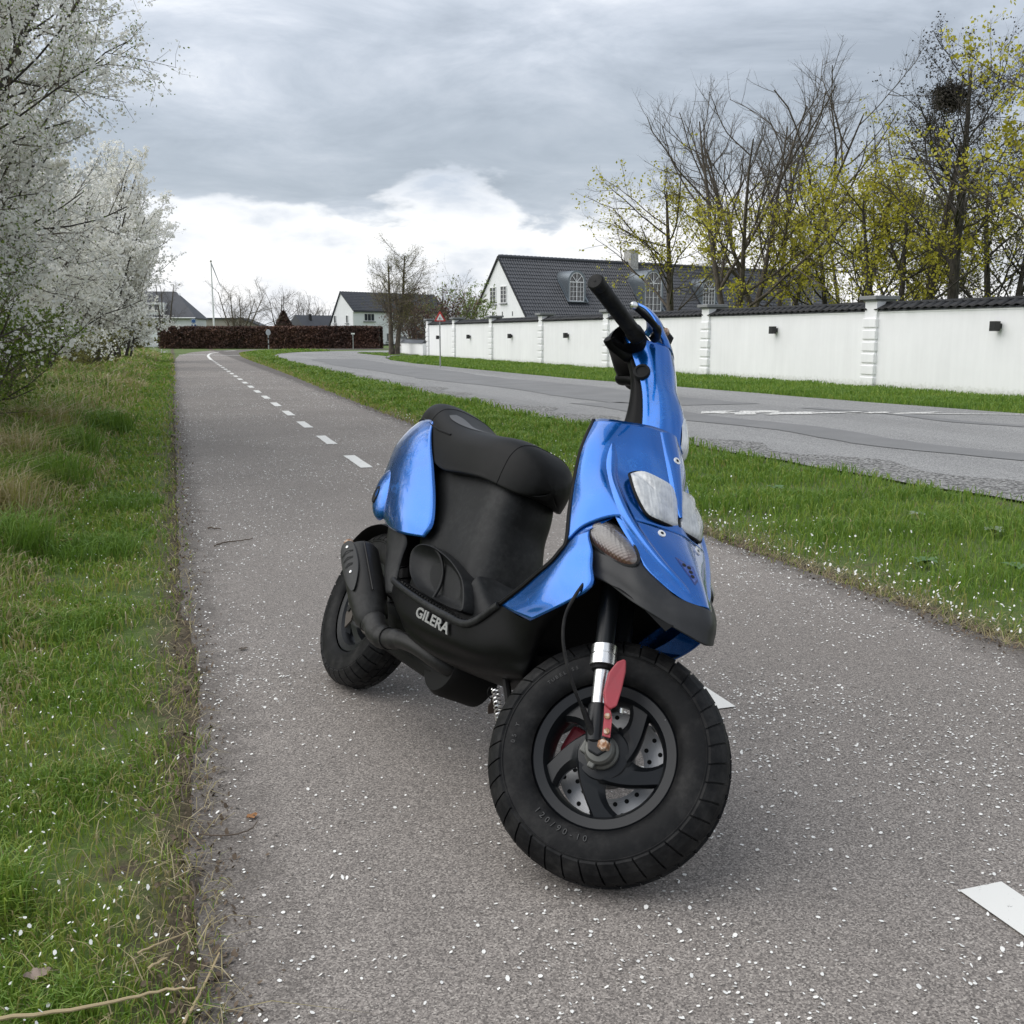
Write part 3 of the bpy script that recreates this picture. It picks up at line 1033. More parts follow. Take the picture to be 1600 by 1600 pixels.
# ---- floorboard
fl = [[(x, -w, z), (x, -w * .5, z), (x, 0, z + .004), (x, w * .5, z), (x, w, z)] for x, z, w in
      ((.33, .372, .135), (.42, .368, .165), (.60, .356, .178), (.75, .352, .180), (.86, .360, .178), (.92, .395, .176), (.955, .44, .174))]
surf_obj('floorboard', fl, M_GREYP, sc, 4, 3)
gm = MB()
for k in range(26):
    x = .43 + k * .0165
    z = float(np.interp(x, [.42, .6, .75, .86], [.368, .356, .352, .360])) + .003
    for s in (-1, 1):
        gm.box((x, s * .157 - .008, z), (x + .010, s * .157 + .008, z + .0045))
kind(gm.build('grip_studs', M_RUB, sc), 'stuff')

# ---- pedestal below the seat
PD = [  # z, rear, front, half width
    (.350, .36, .745, .116), (.40, .35, .725, .114), (.47, .32, .700, .112), (.54, .26, .676, .106), (.60, .2, .650, .100), (.65, .15, .642, .098), (.69, .12, .632, .094), (.715, .1, .615, .088)]
rowsP = []
for z, xr, xf, w in PD:
    rowsP.append([(xr, -w * .9, z), ((xr * .6 + xf * .4), -w, z), (xr * .25 + xf * .75, -w, z), (xf - .05, -w * .92, z), (xf - .012, -w * .62, z), (xf, 0, z), (xf - .012, w * .62, z), (xf - .05, w * .92, z), (xr * .25 + xf * .75, w, z), ((xr * .6 + xf * .4), w, z), (xr, w * .9, z), (xr - .02, 0, z)])
surf_obj('seat_pedestal', rowsP, M_GREYP, sc, 4, 4, closed=True, flip=True)
# tunnel panel in front of the pedestal
tn = [[(x, -w, .352), (x, -w, z - .02), (x, -w * .7, z), (x, 0, z + .004), (x, w * .7, z), (x, w, z - .02), (x, w, .352)] for x, z, w in
      ((.69, .47, .118), (.75, .435, .112), (.82, .405, .10), (.90, .400, .09), (.955, .44, .08))]
surf_obj('tunnel_panel', tn, M_GREYP, sc, 4, 4)
MB().prism([(.776, -.1165, .366), (.823, -.1085, .372), (.818, -.1085, .392), (.790, -.1135, .388)], (0, -.002, 0)).build('floor_slot', M_HOLE, sc)
# storage pocket moulded into each side of the pedestal
pk = [(0.380, -.142, 0.432), (0.372, -.142, 0.460), (0.404, -.142, 0.484), (0.482, -.142, 0.490), (0.567, -.142, 0.480), (0.638, -.140, 0.463), (0.690, -.136, 0.442), (0.725, -.132, 0.412), (0.745, -.130, 0.376), (0.700, -.138, 0.368), (0.633, -.142, 0.366), (0.549, -.143, 0.368), (0.480, -.143, 0.375), (0.416, -.142, 0.399)]
for s in (1, -1):
    O = crc(pk, 5)
    c = O.mean(0)
    V, F = [], []
    n = len(O)
    # lip that rises from the side wall, rolls over, then dives into the dish
    for k, y in ((1.00, -.100), (1.00, -.138), (.98, -.145), (.95, -.146), (.915, -.142), (.82, -.124), (.6, -.114), (.3, -.110)):
        for p in O:
            V.append((c[0] + (p[0] - c[0]) * k, y * s, c[2] + (p[2] - c[2]) * (1 - (1 - k) * 1.0)))
    V.append((c[0], -.109 * s, c[2]))
    for i in range(7):
        for k in range(n):
            f = (i * n + k, i * n + (k + 1) % n, (i + 1) * n + (k + 1) % n, (i + 1) * n + k)
            F.append(f if s == 1 else f[::-1])
    for k in range(n):
        f = (7 * n + k, 7 * n + (k + 1) % n, len(V) - 1)
        F.append(f if s == 1 else f[::-1])
    pkt = MB().add(V, F).build('storage_pocket', M_GREYP, sc, True)
    pts = [(.475, -.138, .488), (.506, -.126, .470), (.533, -.119, .440), (.554, -.122, .404), (.575, -.138, .368)]
    MB().tube(cr([(x, y * s, z) for x, y, z in pts], 5), .0045, 8).build('pocket_rib', M_GREYP, pkt, True)
# rear body behind the pocket
RB = [[(.30, -.150, .502), (.20, -.150, .497), (.14, -.115, .49)], [(.325, -.140, .47), (.232, -.150, .455), (.18, -.115, .45)], [(.335, -.142, .43), (.262, -.152, .420), (.22, -.11, .41)], [(.362, -.144, .372), (.300, -.150, .366), (.26, -.11, .36)], [(.40, -.146, .335), (.34, -.145, .325), (.30, -.10, .31)]]
for s in (1, -1):
    rr = RB if s == 1 else [mir(r) for r in RB]
    surf_obj('rear_side_cover', [r[::-1] for r in rr] if s == 1 else rr, M_GREYP, sc, 5, 4, solid=.004)

# ---- blue rear side panels
RP = [
    [(.112, -.112, .832), (.050, -.112, .826), (-.005, -.100, .822), (-.06, -.075, .825), (-.125, -.03, .83)],
    [(.155, -.124, .790), (.080, -.138, .780), (-.002, -.124, .780), (-.07, -.085, .79), (-.135, -.03, .80)],
    [(.205, -.126, .742), (.110, -.154, .735), (-.010, -.138, .724), (-.08, -.09, .74), (-.14, -.03, .75)],
    [(.270, -.124, .684), (.150, -.166, .675), (.010, -.146, .656), (-.06, -.09, .67), (-.12, -.03, .68)],
    [(.345, -.124, .612), (.210, -.170, .602), (.025, -.148, .590), (-.04, -.09, .60), (-.09, -.03, .62)],
    [(.393, -.124, .545), (.265, -.166, .535), (.095, -.148, .528), (.02, -.09, .55), (-.04, -.03, .57)],
    [(.384, -.128, .503), (.300, -.156, .489), (.180, -.148, .496), (.07, -.09, .51), (.0, -.03, .53)]]
for s in (1, -1):
    rr = RP if s == 1 else [mir(r) for r in RP]
    rp = surf_obj('rear_panel', [r[::-1] for r in rr] if s == 1 else rr, M_BLUE, sc, 6, 6, solid=.004)
    # air scoop bulging at the rear of the panel
    V, F = [], []
    cc = Vector((.100, -.152, .578))
    a1, a2, a3 = Vector((.062, 0, -.060)), Vector((.030, 0, .072)), Vector((-.01, -.030, 0))
    for i in range(9):
        f = math.pi / 2 * i / 8
        for k in range(28):
            th = 2 * math.pi * k / 28
            p = cc + (a1 * math.cos(th) + a2 * math.sin(th)) * math.cos(f) * .85 + a3 * math.sin(f)
            V.append((p.x, p.y * s, p.z))
    for i in range(8):
        for k in range(28):
            f = (i * 28 + k, i * 28 + (k + 1) % 28, (i + 1) * 28 + (k + 1) % 28, (i + 1) * 28 + k)
            F.append(f if s == -1 else f[::-1])
    scoop = MB().add(V, F).build('air_scoop', M_BLUE, rp, True)
    MB().lathe([(.0, .0), (.010, .0), (.016, -.003), (.019, .002)], 24, M=Matrix.Translation((.090, -.181 * s, .566)) @ Matrix.Rotation(R(0 if s == 1 else 180), 4, 'X') @ Matrix.Diagonal((.8, 1, 1.5, 1))).build('scoop_opening', M_HOLE, scoop, True)
MB().box((-.150, -.040, .70), (-.110, .040, .78)).build('tail_lamp', M_RED, sc, bevel=.012)
MB().box((-.05, -.085, .52), (.30, .085, .79)).build('body_core', M_DARK, sc, bevel=.02)

# ---- seat
ST = [  # x, top, half width, bottom
    (-.066, .846, .048, .815), (-.052, .878, .078, .808), (-.012, .904, .098, .800), (.040, .908, .110, .792), (.095, .897, .117, .774), (.155, .878, .122, .748), (.235, .856, .126, .712),
    (.32, .842, .129, .694), (.43, .837, .129, .698), (.52, .838, .124, .700), (.572, .833, .112, .697), (.615, .820, .096, .693), (.648, .797, .074, .692), (.669, .772, .050, .698), (.678, .754, .028, .709), (.682, .740, .008, .720)]
rowsS = []
for x, zt, w, zb in ST:
    h = zt - zb
    half = [(x, 0, zt), (x, -w * .45, zt - .003), (x, -w * .78, zt - .14 * h), (x, -w * .95, zt - .36 * h), (x, -w, zt - .62 * h), (x - .004, -w * .985, zb + .10 * h), (x - .008, -w * .93, zb)]
    rowsS.append(half[::-1] + mir(half[1:]) + [(x, w * .55, zb + .004), (x, 0, zb + .006), (x, -w * .55, zb + .004)])
seat = surf_obj('seat', rowsS, M_VINYL, sc, 5, 5, closed=True)
Vs, Fs, Ds = surf(rowsS, 5, 5, closed=True)
x, zt, w, zb = ST[-1]
cap = [Vector(p) for p in Ds[-1]]
ccn = sum(cap, Vector()) / len(cap) + Vector((.010, 0, -.004))
MB().add([tuple(p) for p in cap], [tuple(range(len(cap)))]).build('seat_nose', M_VINYL, seat, True)
MB().box((-.02, -.095, .715), (.52, .095, .76)).build('seat_base', M_DARK, seat, bevel=.01)
for row in (21, 52):
    MB().tube([tuple(p) for p in Ds[row][:61]], .0013, 5).build('seam', M_DARK, seat, True)
# piping round the passenger half
pip = [Ds[i][j] for i, j in ((2, 4), (5, 6), (9, 8), (14, 9), (20, 10), (26, 12), (32, 15))]
MB().tube(cr(pip, 5), .0035, 6).build('piping', M_DARK, seat, True)
# grey comet-shaped print on the seat
def on_seat(i, j, off=.0012):
    a, b = i * 5, j * 5
    i0, j0 = int(min(a, Ds.shape[0] - 2)), int(min(b, Ds.shape[1] - 2))
    fa, fb = a - i0, b - j0
    p = Ds[i0, j0] * (1 - fa) * (1 - fb) + Ds[i0 + 1, j0] * fa * (1 - fb) + Ds[i0, j0 + 1] * (1 - fa) * fb + Ds[i0 + 1, j0 + 1] * fa * fb
    n = Vector(Ds[i0 + 1, j0] - Ds[i0, j0]).cross(Vector(Ds[i0, j0 + 1] - Ds[i0, j0])).normalized()
    if n.z < 0:
        n = -n
    return Vector(p) + n * off


com = [(5.05, 4.25, .28), (5.4, 4.35, .45), (5.9, 4.45, .40), (6.4, 4.5, .26), (6.9, 4.6, .15), (7.5, 4.8, .06), (8.2, 5.0, .01)]
rowsC = [[tuple(on_seat(i, j - w_)) , tuple(on_seat(i, j)), tuple(on_seat(i, j + w_))] for i, j, w_ in com]
surf_obj('seat_print', rowsC, M_DECAL, seat, 4, 2)

# ---- exhaust
ma, mb = Vector((.128, -.172, .392)), Vector((.300, -.156, .266))
md = (mb - ma).normalized()
mf = MB().tube([ma - md * .004, ma, ma + md * .012, mb - md * .03, mb - md * .025, mb + md * .035, mb + md * .055], [.035, .048, .053, .053, .051, .045, .034], 36).build('muffler', M_STEEL, sc, True, angle=30)
MB().tube([ma - md * .024 + Vector((-.012, -.030, .0)), ma + Vector((-.005, -.026, 0))], [.014, .014], 14).build('tail_pipe', M_RUST, mf, True)
MB().tube(cr([tuple(mb + md * .045), (.355, -.152, .240), (.395, -.150, .222), (.44, -.148, .222), (.50, -.142, .236), (.56, -.134, .243), (.605, -.122, .242), (.645, -.102, .236), (.668, -.072, .230), (.672, -.03, .228)], 6), [.034] * 6 + [.033] * 6 + [.031] * 6 + [.0265] * 6 + [.022] * 31, 20).build('exhaust_pipe', M_STEEL, sc, True)
MB().tube([(.452, -.147, .2245), (.456, -.147, .2255)], .0300, 20).build('pipe_joint', M_STEEL, mf, True)
# seam along the muffler
side = md.cross(Vector((0, -1, 0))).normalized()
MB().tube([ma + side * -.052 + Vector((.005, -.022, 0)) + md * .01, mb + side * -.052 + Vector((.005, -.022, 0)) - md * .02], .0022, 6).build('muffler_seam', M_STEEL, mf, True)
# heat shield plate with three slots and two rivets
outw = Vector((.20, -.97, .15))
outw = (outw - md * outw.dot(md)).normalized()
pv = md.cross(outw).normalized()
def hs(a, b, lift=.0):
    ang = b / .064
    return ma + md * a + (outw * math.cos(ang) + pv * math.sin(ang)) * (.060 + lift)


grid = []
for a, wdt in ((-.004, .012), (.008, .026), (.03, .032), (.07, .034), (.10, .032), (.135, .024), (.165, .012), (.178, .003)):
    grid.append([tuple(hs(a, k * wdt)) for k in (-1, -.5, 0, .5, 1)])
hsd = surf_obj('heat_shield', grid, M_SHIELD, sc, 4, 4, solid=.002)
for k, a in enumerate((.034, .058, .082)):
    w_ = .024 - .004 * k
    up_ = [hs(a - .004 + abs(b) * .30, b, .0012) for b in (-w_, -w_ / 2, 0, w_ / 2, w_)]
    dn_ = [hs(a + .006 + abs(b) * .05, b, .0012) for b in (w_ * .9, w_ / 2, 0, -w_ / 2, -w_ * .9)]
    MB().add([tuple(p) for p in up_ + dn_], [tuple(range(10))]).build('shield_slot', M_HOLE, hsd)
for a, b in ((.018, -.006), (.112, -.004)):
    MB().lathe([(.0, .003), (.004, .002), (.005, 0)], 12, M=Matrix.Translation(hs(a, b, .001)) @ outw.to_track_quat('Y', 'Z').to_matrix().to_4x4()).build('rivet', M_CHROME, hsd, True)
# hanger bracket over the rear hub
br = [(.005, -.085, .300), (.030, -.088, .304), (.075, -.090, .268), (.17, -.092, .225), (.27, -.095, .205), (.28, -.095, .180), (.17, -.092, .190), (.085, -.090, .215), (.062, -.088, .235), (.070, -.088, .195), (.045, -.086, .168), (.018, -.086, .200), (.0, -.085, .250)]
hb_ = MB().prism(br, (0, .005, 0)).build('exhaust_bracket', M_RUST, sc)
hb_.data.materials[0] = material('grimy bracket steel', base=(0.085, 0.072, 0.062), rough=0.6, metal=0.3)
MB().lathe([(.0, -.0915), (.011, -.0915), (.011, -.088)], 18, c=(.028, 0, .225)).build('bracket_hole', M_HOLE, hb_)
MB().lathe([(.0, -.080), (.018, -.078), (.032, -.060), (.034, -.05)], 24, c=(0, 0, .242)).build('rear_hub', M_DRUM, sc, True)
# engine, swing unit
MB().box((.10, -.075, .17), (.62, .10, .30)).build('engine_block', M_DARK, sc, bevel=.03)
MB().lathe([(.0, -.075), (.075, -.072), (.085, -.055), (.085, .05), (.0, .06)], 32, c=(.62, 0, .235)).build('engine_cover', M_DARK, sc, True)
MB().box((-.08, .072, .18), (.62, .125, .31)).build('transmission_case', M_DARK, sc, bevel=.03)
MB().tube([(.10, .06, .30), (.02, .10, .62)], .028, 12).build('rear_shock', M_DARK, sc, True)
MB().box((.55, -.112, .262), (.80, -.095, .285)).build('frame_rail', M_RUST, sc, bevel=.004)
mud = [[(x, -.075, z - .012), (x, -.05, z), (x, 0, z + .006), (x, .05, z), (x, .075, z - .012)] for x, z in ((-.20, .40), (-.12, .475), (0, .505), (.12, .475), (.20, .41))]
surf_obj('rear_mudguard', mud, M_DARK, sc, 4, 3)

# ---- stand with its spring, and a tag hanging from the frame
iM = sc.matrix_world.inverted()
foot = iM @ Vector((1.16, 2.34, .012))
MB().tube(cr([(.90, .06, .262), (.905, .12, .20), tuple(foot * .45 + Vector((.90, .06, .262)) * .55), tuple(foot)], 4), .011, 10).build('side_stand', M_DARK, sc, True)
piv = Vector((.925, -.075, .272))
dirs = Vector((.55, .1, -.62)).normalized()
st2 = MB().tube([piv, piv + dirs * .15], .008, 8).tube([piv + Vector((.012, -.02, .02)), piv + Vector((.012, -.02, .02)) + dirs * .15], .009, 8).build('stand_arm', M_DARK, sc, True)
hel = []
a_ = dirs.orthogonal().normalized()
b_ = dirs.cross(a_)
s0 = piv + Vector((-.012, -.012, -.022))
for k in range(15 * 10):
    th = 2 * math.pi * k / 10
    hel.append(s0 + dirs * (.14 * k / 150) + (a_ * math.cos(th) + b_ * math.sin(th)) * .0085)
MB().tube(hel, .0017, 5).build('stand_spring', M_CHROME, sc, True)
tp_ = sc.matrix_world @ Vector((.885, -.075, .246))
tagt = thing('hanging_tag', 'small brown tag on a wire ring hanging under the scooter beside the stand spring', 'tag', tuple(tp_))
MB().tube([(.012 * math.cos(t), .004 * math.sin(t), -.012 + .014 * math.sin(t)) for t in [2 * math.pi * k / 20 for k in range(21)]], .0014, 6, False).build('ring', M_DARK, tagt, True)
MB().prism([(-.004, 0, -.024), (.004, 0, -.024), (.005, 0, -.034), (.011, 0, -.040), (.012, 0, -.062), (-.012, 0, -.062), (-.011, 0, -.040), (-.005, 0, -.034)], (0, .003, 0)).build('tag_plate', M_TAG, tagt, bevel=.001)
# ------------------------------------------------------------------ ground materials
def geo_xyz(t):
    g = t.node('ShaderNodeNewGeometry').outputs['Position']
    s = t.node('ShaderNodeSeparateXYZ', ins={0: g})
    return g, s.outputs[0], s.outputs[1], s.outputs[2]


def _asphalt(t, p):
    g, x, y, z = geo_xyz(t)
    big = t.noise(g, 0.55, 5, 0.6)
    mid = t.noise(g, 9, 5, 0.65)
    fine = t.noise(g, 210, 4, 0.75)
    grit = t.node('ShaderNodeTexVoronoi', ins={'Vector': g, 'Scale': 330.0}).outputs['Color']
    gs = t.node('ShaderNodeSeparateColor', ins={0: grit}).outputs[0]
    base = t.ramp(t.math('ADD', t.math('MULTIPLY', fine, 0.45), t.math('MULTIPLY', gs, 0.55)),
                  [(0.18, (0.058, 0.051, 0.046)), (0.42, (0.137, 0.122, 0.110)), (0.68, (0.220, 0.196, 0.176)), (0.88, (0.40, 0.37, 0.33))])
    tone = t.math('ADD', 1.16, t.math('MULTIPLY', t.math('ADD', t.math('MULTIPLY', t.smooth(big, .32, .68), 0.42), t.math('MULTIPLY', mid, 0.4)), 0.58))
    c = t.mix(1.0, base, t.node('ShaderNodeCombineColor', ins={0: tone, 1: tone, 2: tone}), 'MULTIPLY')
    # dirt that gathers along the two edges
    e = t.math('MINIMUM', x, t.math('SUBTRACT', 2.66, x))
    e = t.math('ADD', e, t.math('MULTIPLY', t.math('SUBTRACT', mid, 0.5), 0.35))
    dirt = t.math('SUBTRACT', 1.0, t.smooth(e, -0.02, 0.20))
    t.set(p.inputs['Base Color'], t.mix(t.math('MULTIPLY', dirt, 0.62), c, (0.055, 0.046, 0.038)))
    bump(t, p, t.math('ADD', t.math('MULTIPLY', gs, 0.6), t.math('MULTIPLY', fine, 0.6)), 0.5, 0.004)


M_PATH = material('worn path asphalt', _asphalt, rough=0.88)


def _road(t, p):
    g, x, y, z = geo_xyz(t)
    st = t.node('ShaderNodeMapping', ins={0: g})
    st.inputs['Scale'].default_value = (1.0, 0.12, 1)
    st.inputs['Rotation'].default_value = (0, 0, R(-3))
    bands = t.noise(st, 0.9, 5, 0.6)
    fine = t.noise(g, 120, 4, 0.75)
    grit = t.node('ShaderNodeTexVoronoi', ins={'Vector': g, 'Scale': 130.0}).outputs['Color']
    gs = t.node('ShaderNodeSeparateColor', ins={0: grit}).outputs[0]
    base = t.ramp(t.math('ADD', t.math('MULTIPLY', fine, 0.5), t.math('MULTIPLY', gs, 0.5)),
                  [(0.2, (0.12, 0.12, 0.12)), (0.5, (0.26, 0.256, 0.25)), (0.85, (0.48, 0.47, 0.45))])
    tone = t.math('ADD', 0.62, t.math('MULTIPLY', bands, 0.75))
    c = t.mix(1.0, base, t.node('ShaderNodeCombineColor', ins={0: tone, 1: tone, 2: tone}), 'MULTIPLY')
    t.set(p.inputs['Base Color'], c)
    bump(t, p, gs, 0.5, 0.006)


M_ROAD = material('bleached road asphalt', _road, rough=0.9)


def _tar(t, p):
    g, x, y, z = geo_xyz(t)
    f = t.noise(g, 160, 4, 0.7)
    b = t.noise(g, 1.2, 4)
    t.set(p.inputs['Base Color'], t.ramp(t.math('ADD', t.math('MULTIPLY', f, .6), t.math('MULTIPLY', b, .4)), [(0.3, (0.14, 0.14, 0.14)), (0.7, (0.25, 0.247, 0.243))]))


M_TAR = material('darker road repair', _tar, rough=0.9)


def _worn(lo):
    def f(t, p):
        g, x, y, z = geo_xyz(t)
        d = t.noise(g, 26, 6, 0.75)
        e = t.noise(g, 200, 3, 0.7)
        w = t.smooth(t.math('ADD', t.math('MULTIPLY', d, .75), t.math('MULTIPLY', e, .25)), lo, lo + 0.05)
        t.set(p.inputs['Base Color'], t.mix(w, (0.14, 0.13, 0.12), (0.74, 0.73, 0.69)))
    return f


M_PAINT = material('white road paint', _worn(0.36), rough=0.75)
M_PAINT2 = material('worn white road paint', _worn(0.44), rough=0.8)


def _gravel(t, p):
    g, x, y, z = geo_xyz(t)
    v = t.node('ShaderNodeTexVoronoi', ins={'Vector': g, 'Scale': 60.0})
    gs = t.node('ShaderNodeSeparateColor', ins={0: v.outputs['Color']}).outputs[0]
    c = t.ramp(gs, [(0.1, (0.085, 0.082, 0.078)), (0.5, (0.24, 0.235, 0.225)), (0.9, (0.48, 0.47, 0.45))])
    t.set(p.inputs['Base Color'], c)
    bump(t, p, v.outputs['Distance'], 1.0, 0.02)


M_GRAV = material('loose road gravel', _gravel, rough=0.95)


def _soil(t, p):
    g, x, y, z = geo_xyz(t)
    a = t.noise(g, 0.35, 4, 0.6)
    b = t.noise(g, 3.2, 5, 0.65)
    c = t.noise(g, 34, 5, 0.7)
    f = t.math('ADD', t.math('MULTIPLY', b, 0.5), t.math('MULTIPLY', c, 0.5))
    grn = t.ramp(f, [(0.3, (0.050, 0.080, 0.016)), (0.5, (0.095, 0.150, 0.028)), (0.68, (0.15, 0.175, 0.048))])
    brn = t.ramp(c, [(0.3, (0.035, 0.026, 0.017)), (0.55, (0.11, 0.084, 0.055)), (0.75, (0.22, 0.18, 0.12))])
    be = t.math('SUBTRACT', 1.0, t.smooth(t.math('ADD', t.math('ABSOLUTE', t.math('SUBTRACT', x, 2.70)), t.math('MULTIPLY', b, .2)), .12, .42))
    be2 = t.math('SUBTRACT', 1.0, t.smooth(t.math('ADD', t.math('ABSOLUTE', x), t.math('MULTIPLY', b, .2)), .10, .30))
    t.set(p.inputs['Base Color'], t.mix(t.math('MAXIMUM', t.math('MAXIMUM', be, be2), t.smooth(b, 0.54, 0.70)), grn, brn))
    bump(t, p, c, 0.8, 0.03)


M_SOIL = material('turf and soil', _soil, rough=0.95)


def fill_poly(name, pts, z, m, parent=None):
    return mesh_np(name, [(x, y, z) for x, y in pts], [list(range(len(pts)))], m, parent)


def strip(name, left, right, z, m, parent=None):
    n = len(left)
    V = [(x, y, z) for x, y in left] + [(x, y, z) for x, y in right]
    return mesh_np(name, V, [[i, n + i, n + i + 1, i + 1] for i in range(n - 1)], m, parent)


# ground sheet to the horizon
ang = np.linspace(0, 2 * np.pi, 64, endpoint=False)
kind(mesh_np('ground', np.stack([1500 * np.cos(ang), 1500 * np.sin(ang), np.full(64, -0.024)], 1), [list(range(64))], M_SOIL), 'structure')


def jag(pts, amp, step, seed):
    """polyline resampled with a ragged edge"""
    r = np.random.default_rng(seed)
    P = np.array(pts, float)
    out_ = [P[0]]
    for a, b in zip(P[:-1], P[1:]):
        L = np.linalg.norm(b - a)
        st = step * max(1.0, (a[1] + b[1]) / 2 / 6)
        n = max(1, int(L / st))
        nrm = np.array([-(b - a)[1], (b - a)[0]]) / L
        for k in range(1, n + 1):
            q = a + (b - a) * k / n
            w = amp if k < n else amp * .5
            out_.append(q + nrm * r.normal(0, w * (.5 if r.random() < .8 else 1.3)))
    return np.array(out_)


# cycle path: straight for fifty metres, then bending right in front of the hedge
PL = [(0.02, -6), (0.0, 0), (-.02, 2), (0.03, 3.4), (-.02, 4.2), (-.02, 10), (-.01, 20), (0.02, 35), (.12, 49), (.35, 57), (1.1, 66), (2.6, 73), (5.5, 77.4), (10, 79.2), (30, 80.5)]
PR = [(2.72, -6), (2.72, 0), (2.72, 3), (2.64, 4.6), (2.66, 9), (2.70, 13), (2.8, 20), (2.95, 27), (3.05, 36), (3.1, 45), (3.25, 53), (3.7, 62), (4.9, 69), (7.5, 73), (12, 75.2), (30, 77.5)]
pl, pr = jag(PL, .018, .06, 3), jag(PR, .016, .06, 4)
def resample(P, n):
    d = np.concatenate([[0], np.cumsum(np.linalg.norm(np.diff(P, axis=0), axis=1))])
    s = np.linspace(0, 1, n) ** 2.2 * d[-1]
    return np.stack([np.interp(s, d, P[:, 0]), np.interp(s, d, P[:, 1])], 1)


n_ = 900
pl, pr = resample(pl, n_), resample(pr, n_)
V = np.concatenate([np.c_[pl, np.full(n_, -.03)], np.c_[pl, np.full(n_, -.002)], np.c_[pl + (pr - pl) * .02, np.zeros(n_)], np.c_[pr + (pl - pr) * .02, np.zeros(n_)], np.c_[pr, np.full(n_, -.002)], np.c_[pr, np.full(n_, -.03)]])
F = []
for k in range(5):
    a = np.arange(n_ - 1) + k * n_
    F.append(np.stack([a, a + n_, a + n_ + 1, a + 1], 1))
path = kind(mesh_np('cycle_path', V, F, M_PATH), 'structure')
# dashed centre line, each dash its own sheet on the path
r_ = np.random.default_rng(5)


def centre_x(y):
    return float(np.interp(y, [0, 10, 26, 46, 52, 57], [1.425, 1.43, 1.50, 1.56, 1.60, 1.75]))


y = 8.09 - 1.88 * 5
while y < 45:
    L = .88
    k = 7
    ys = np.linspace(y, y + L, k)
    le = [(centre_x(v) - .05 + r_.normal(0, .002), v) for v in ys]
    ri = [(centre_x(v) + .05 + r_.normal(0, .002), v) for v in ys]
    if y + L > -1.5:
        strip('lane_dash', le, ri, .004, M_PAINT, path)
    y += 1.88
cl = cr([(1.55, 45.5), (1.6, 50), (1.72, 55), (2.05, 61), (2.7, 66)], 5)[:, :2]
strip('centre_line', [(x - .06, y) for x, y in cl], [(x + .06, y) for x, y in cl], .004, M_PAINT, path)
for a, b in (((3.2, 69.3), (4.0, 71.6)), ((5.0, 73.4), (6.6, 74.9)), ((8.2, 75.6), (10.5, 76.5))):
    strip('bend_dash', [(a[0] - .08, a[1] + .1), (b[0] - .08, b[1] + .1)], [(a[0] + .10, a[1] - .1), (b[0] + .10, b[1] - .1)], .004, M_PAINT, path)
strip('cross_line', [(.30, 57.6), (1.7, 57.2), (3.35, 54.6)], [(.30, 57.0), (1.7, 56.6), (3.35, 54.0)], .0045, M_PAINT2, path)

# road on the right, curving off between the hedge and the low wall
RN = [(6.2, -14), (5.9, 0), (5.19, 5.2), (4.75, 9.2), (4.58, 12.6), (4.38, 18), (4.3, 22), (4.2, 32), (4.3, 44), (4.75, 53), (5.5, 59), (7.2, 64.5), (9.8, 68), (14, 70.2), (30, 72), (80, 76)]
RF = [(13.2, -14), (12.2, 3), (11.0, 11.1), (10.35, 15), (9.95, 19), (9.25, 24), (8.85, 32), (8.6, 38), (8.75, 43), (9.3, 47), (10.2, 49.8), (12, 51.6), (15, 52.8), (19, 53.8), (33, 56), (80, 60)]
rn, rf = resample(jag(RN, .05, .25, 8), 500), resample(jag(RF, .04, .25, 9), 500)
road = kind(strip('road', rn.tolist(), rf.tolist(), -.010, M_ROAD), 'structure')
sh = [(x + (.62 + .18 * math.sin(i * .9) + .1 * math.sin(i * .23)) * min(1, 22 / max(8, y)), y) for i, (x, y) in enumerate(rn.tolist())]
sg = strip('road_gravel', [(x - .04, y) for x, y in rn.tolist()], sh, -.0065, M_GRAV, road)
# longer dark repair bands along the wheel tracks
def band(offs, y0, y1, w0, w1, seed):
    r = np.random.default_rng(seed)
    le, ri = [], []
    for k in range(60):
        y = y0 + (y1 - y0) * (k / 59) ** 1.3
        a = np.interp(y, [p[1] for p in RN], [p[0] for p in RN])
        b = np.interp(y, [p[1] for p in RF], [p[0] for p in RF])
        c = a + (b - a) * (offs + .02 * math.sin(k * .35 + seed))
        w = (w0 + (w1 - w0) * k / 59) * (1 + r.normal(0, .03))
        le.append((c - w / 2, y))
        ri.append((c + w / 2, y))
    strip('repair_band', le, ri, -.0045, M_TAR, road)


band(.30, 4, 15, .35, .9, 1)
band(.52, 14, 46, 1.8, 2.2, 2)
band(.72, 6, 13, .3, .3, 3)
# worn white hatching across the road
r2 = np.random.default_rng(12)
for k in range(17):
    t_ = k / 16
    cx_, cy_ = 7.0 + 2.6 * t_ + r2.normal(0, .05), 12.6 - 1.0 * t_ + (.22 if k < 6 else .10) * math.sin(k * 2.1)
    w, l = (.30 if k < 6 else .13) * r2.uniform(.5, 1.2), r2.uniform(.35, 1.0)
    P = [(cx_ - l / 2, cy_ - w / 2)]
    for q_ in range(1, 5):
        P.append((cx_ - l / 2 + l * q_ / 5, cy_ - w / 2 - .07 * q_ / 5 + r2.normal(0, .03)))
    P.append((cx_ + l / 2, cy_ - .06))
    for q_ in range(4, 0, -1):
        P.append((cx_ - l / 2 + l * q_ / 5 + .1, cy_ + w / 2 - .07 * q_ / 5 + r2.normal(0, .03)))
    fill_poly('worn_hatching', P, -.0025 + k * .0001, M_PAINT2, road)
strip('worn_edge_line', [(9.4, 11.55), (10.2, 11.15), (10.9, 10.85)], [(9.4, 11.66), (10.2, 11.24), (10.9, 10.92)], -.0006, M_PAINT2, road)
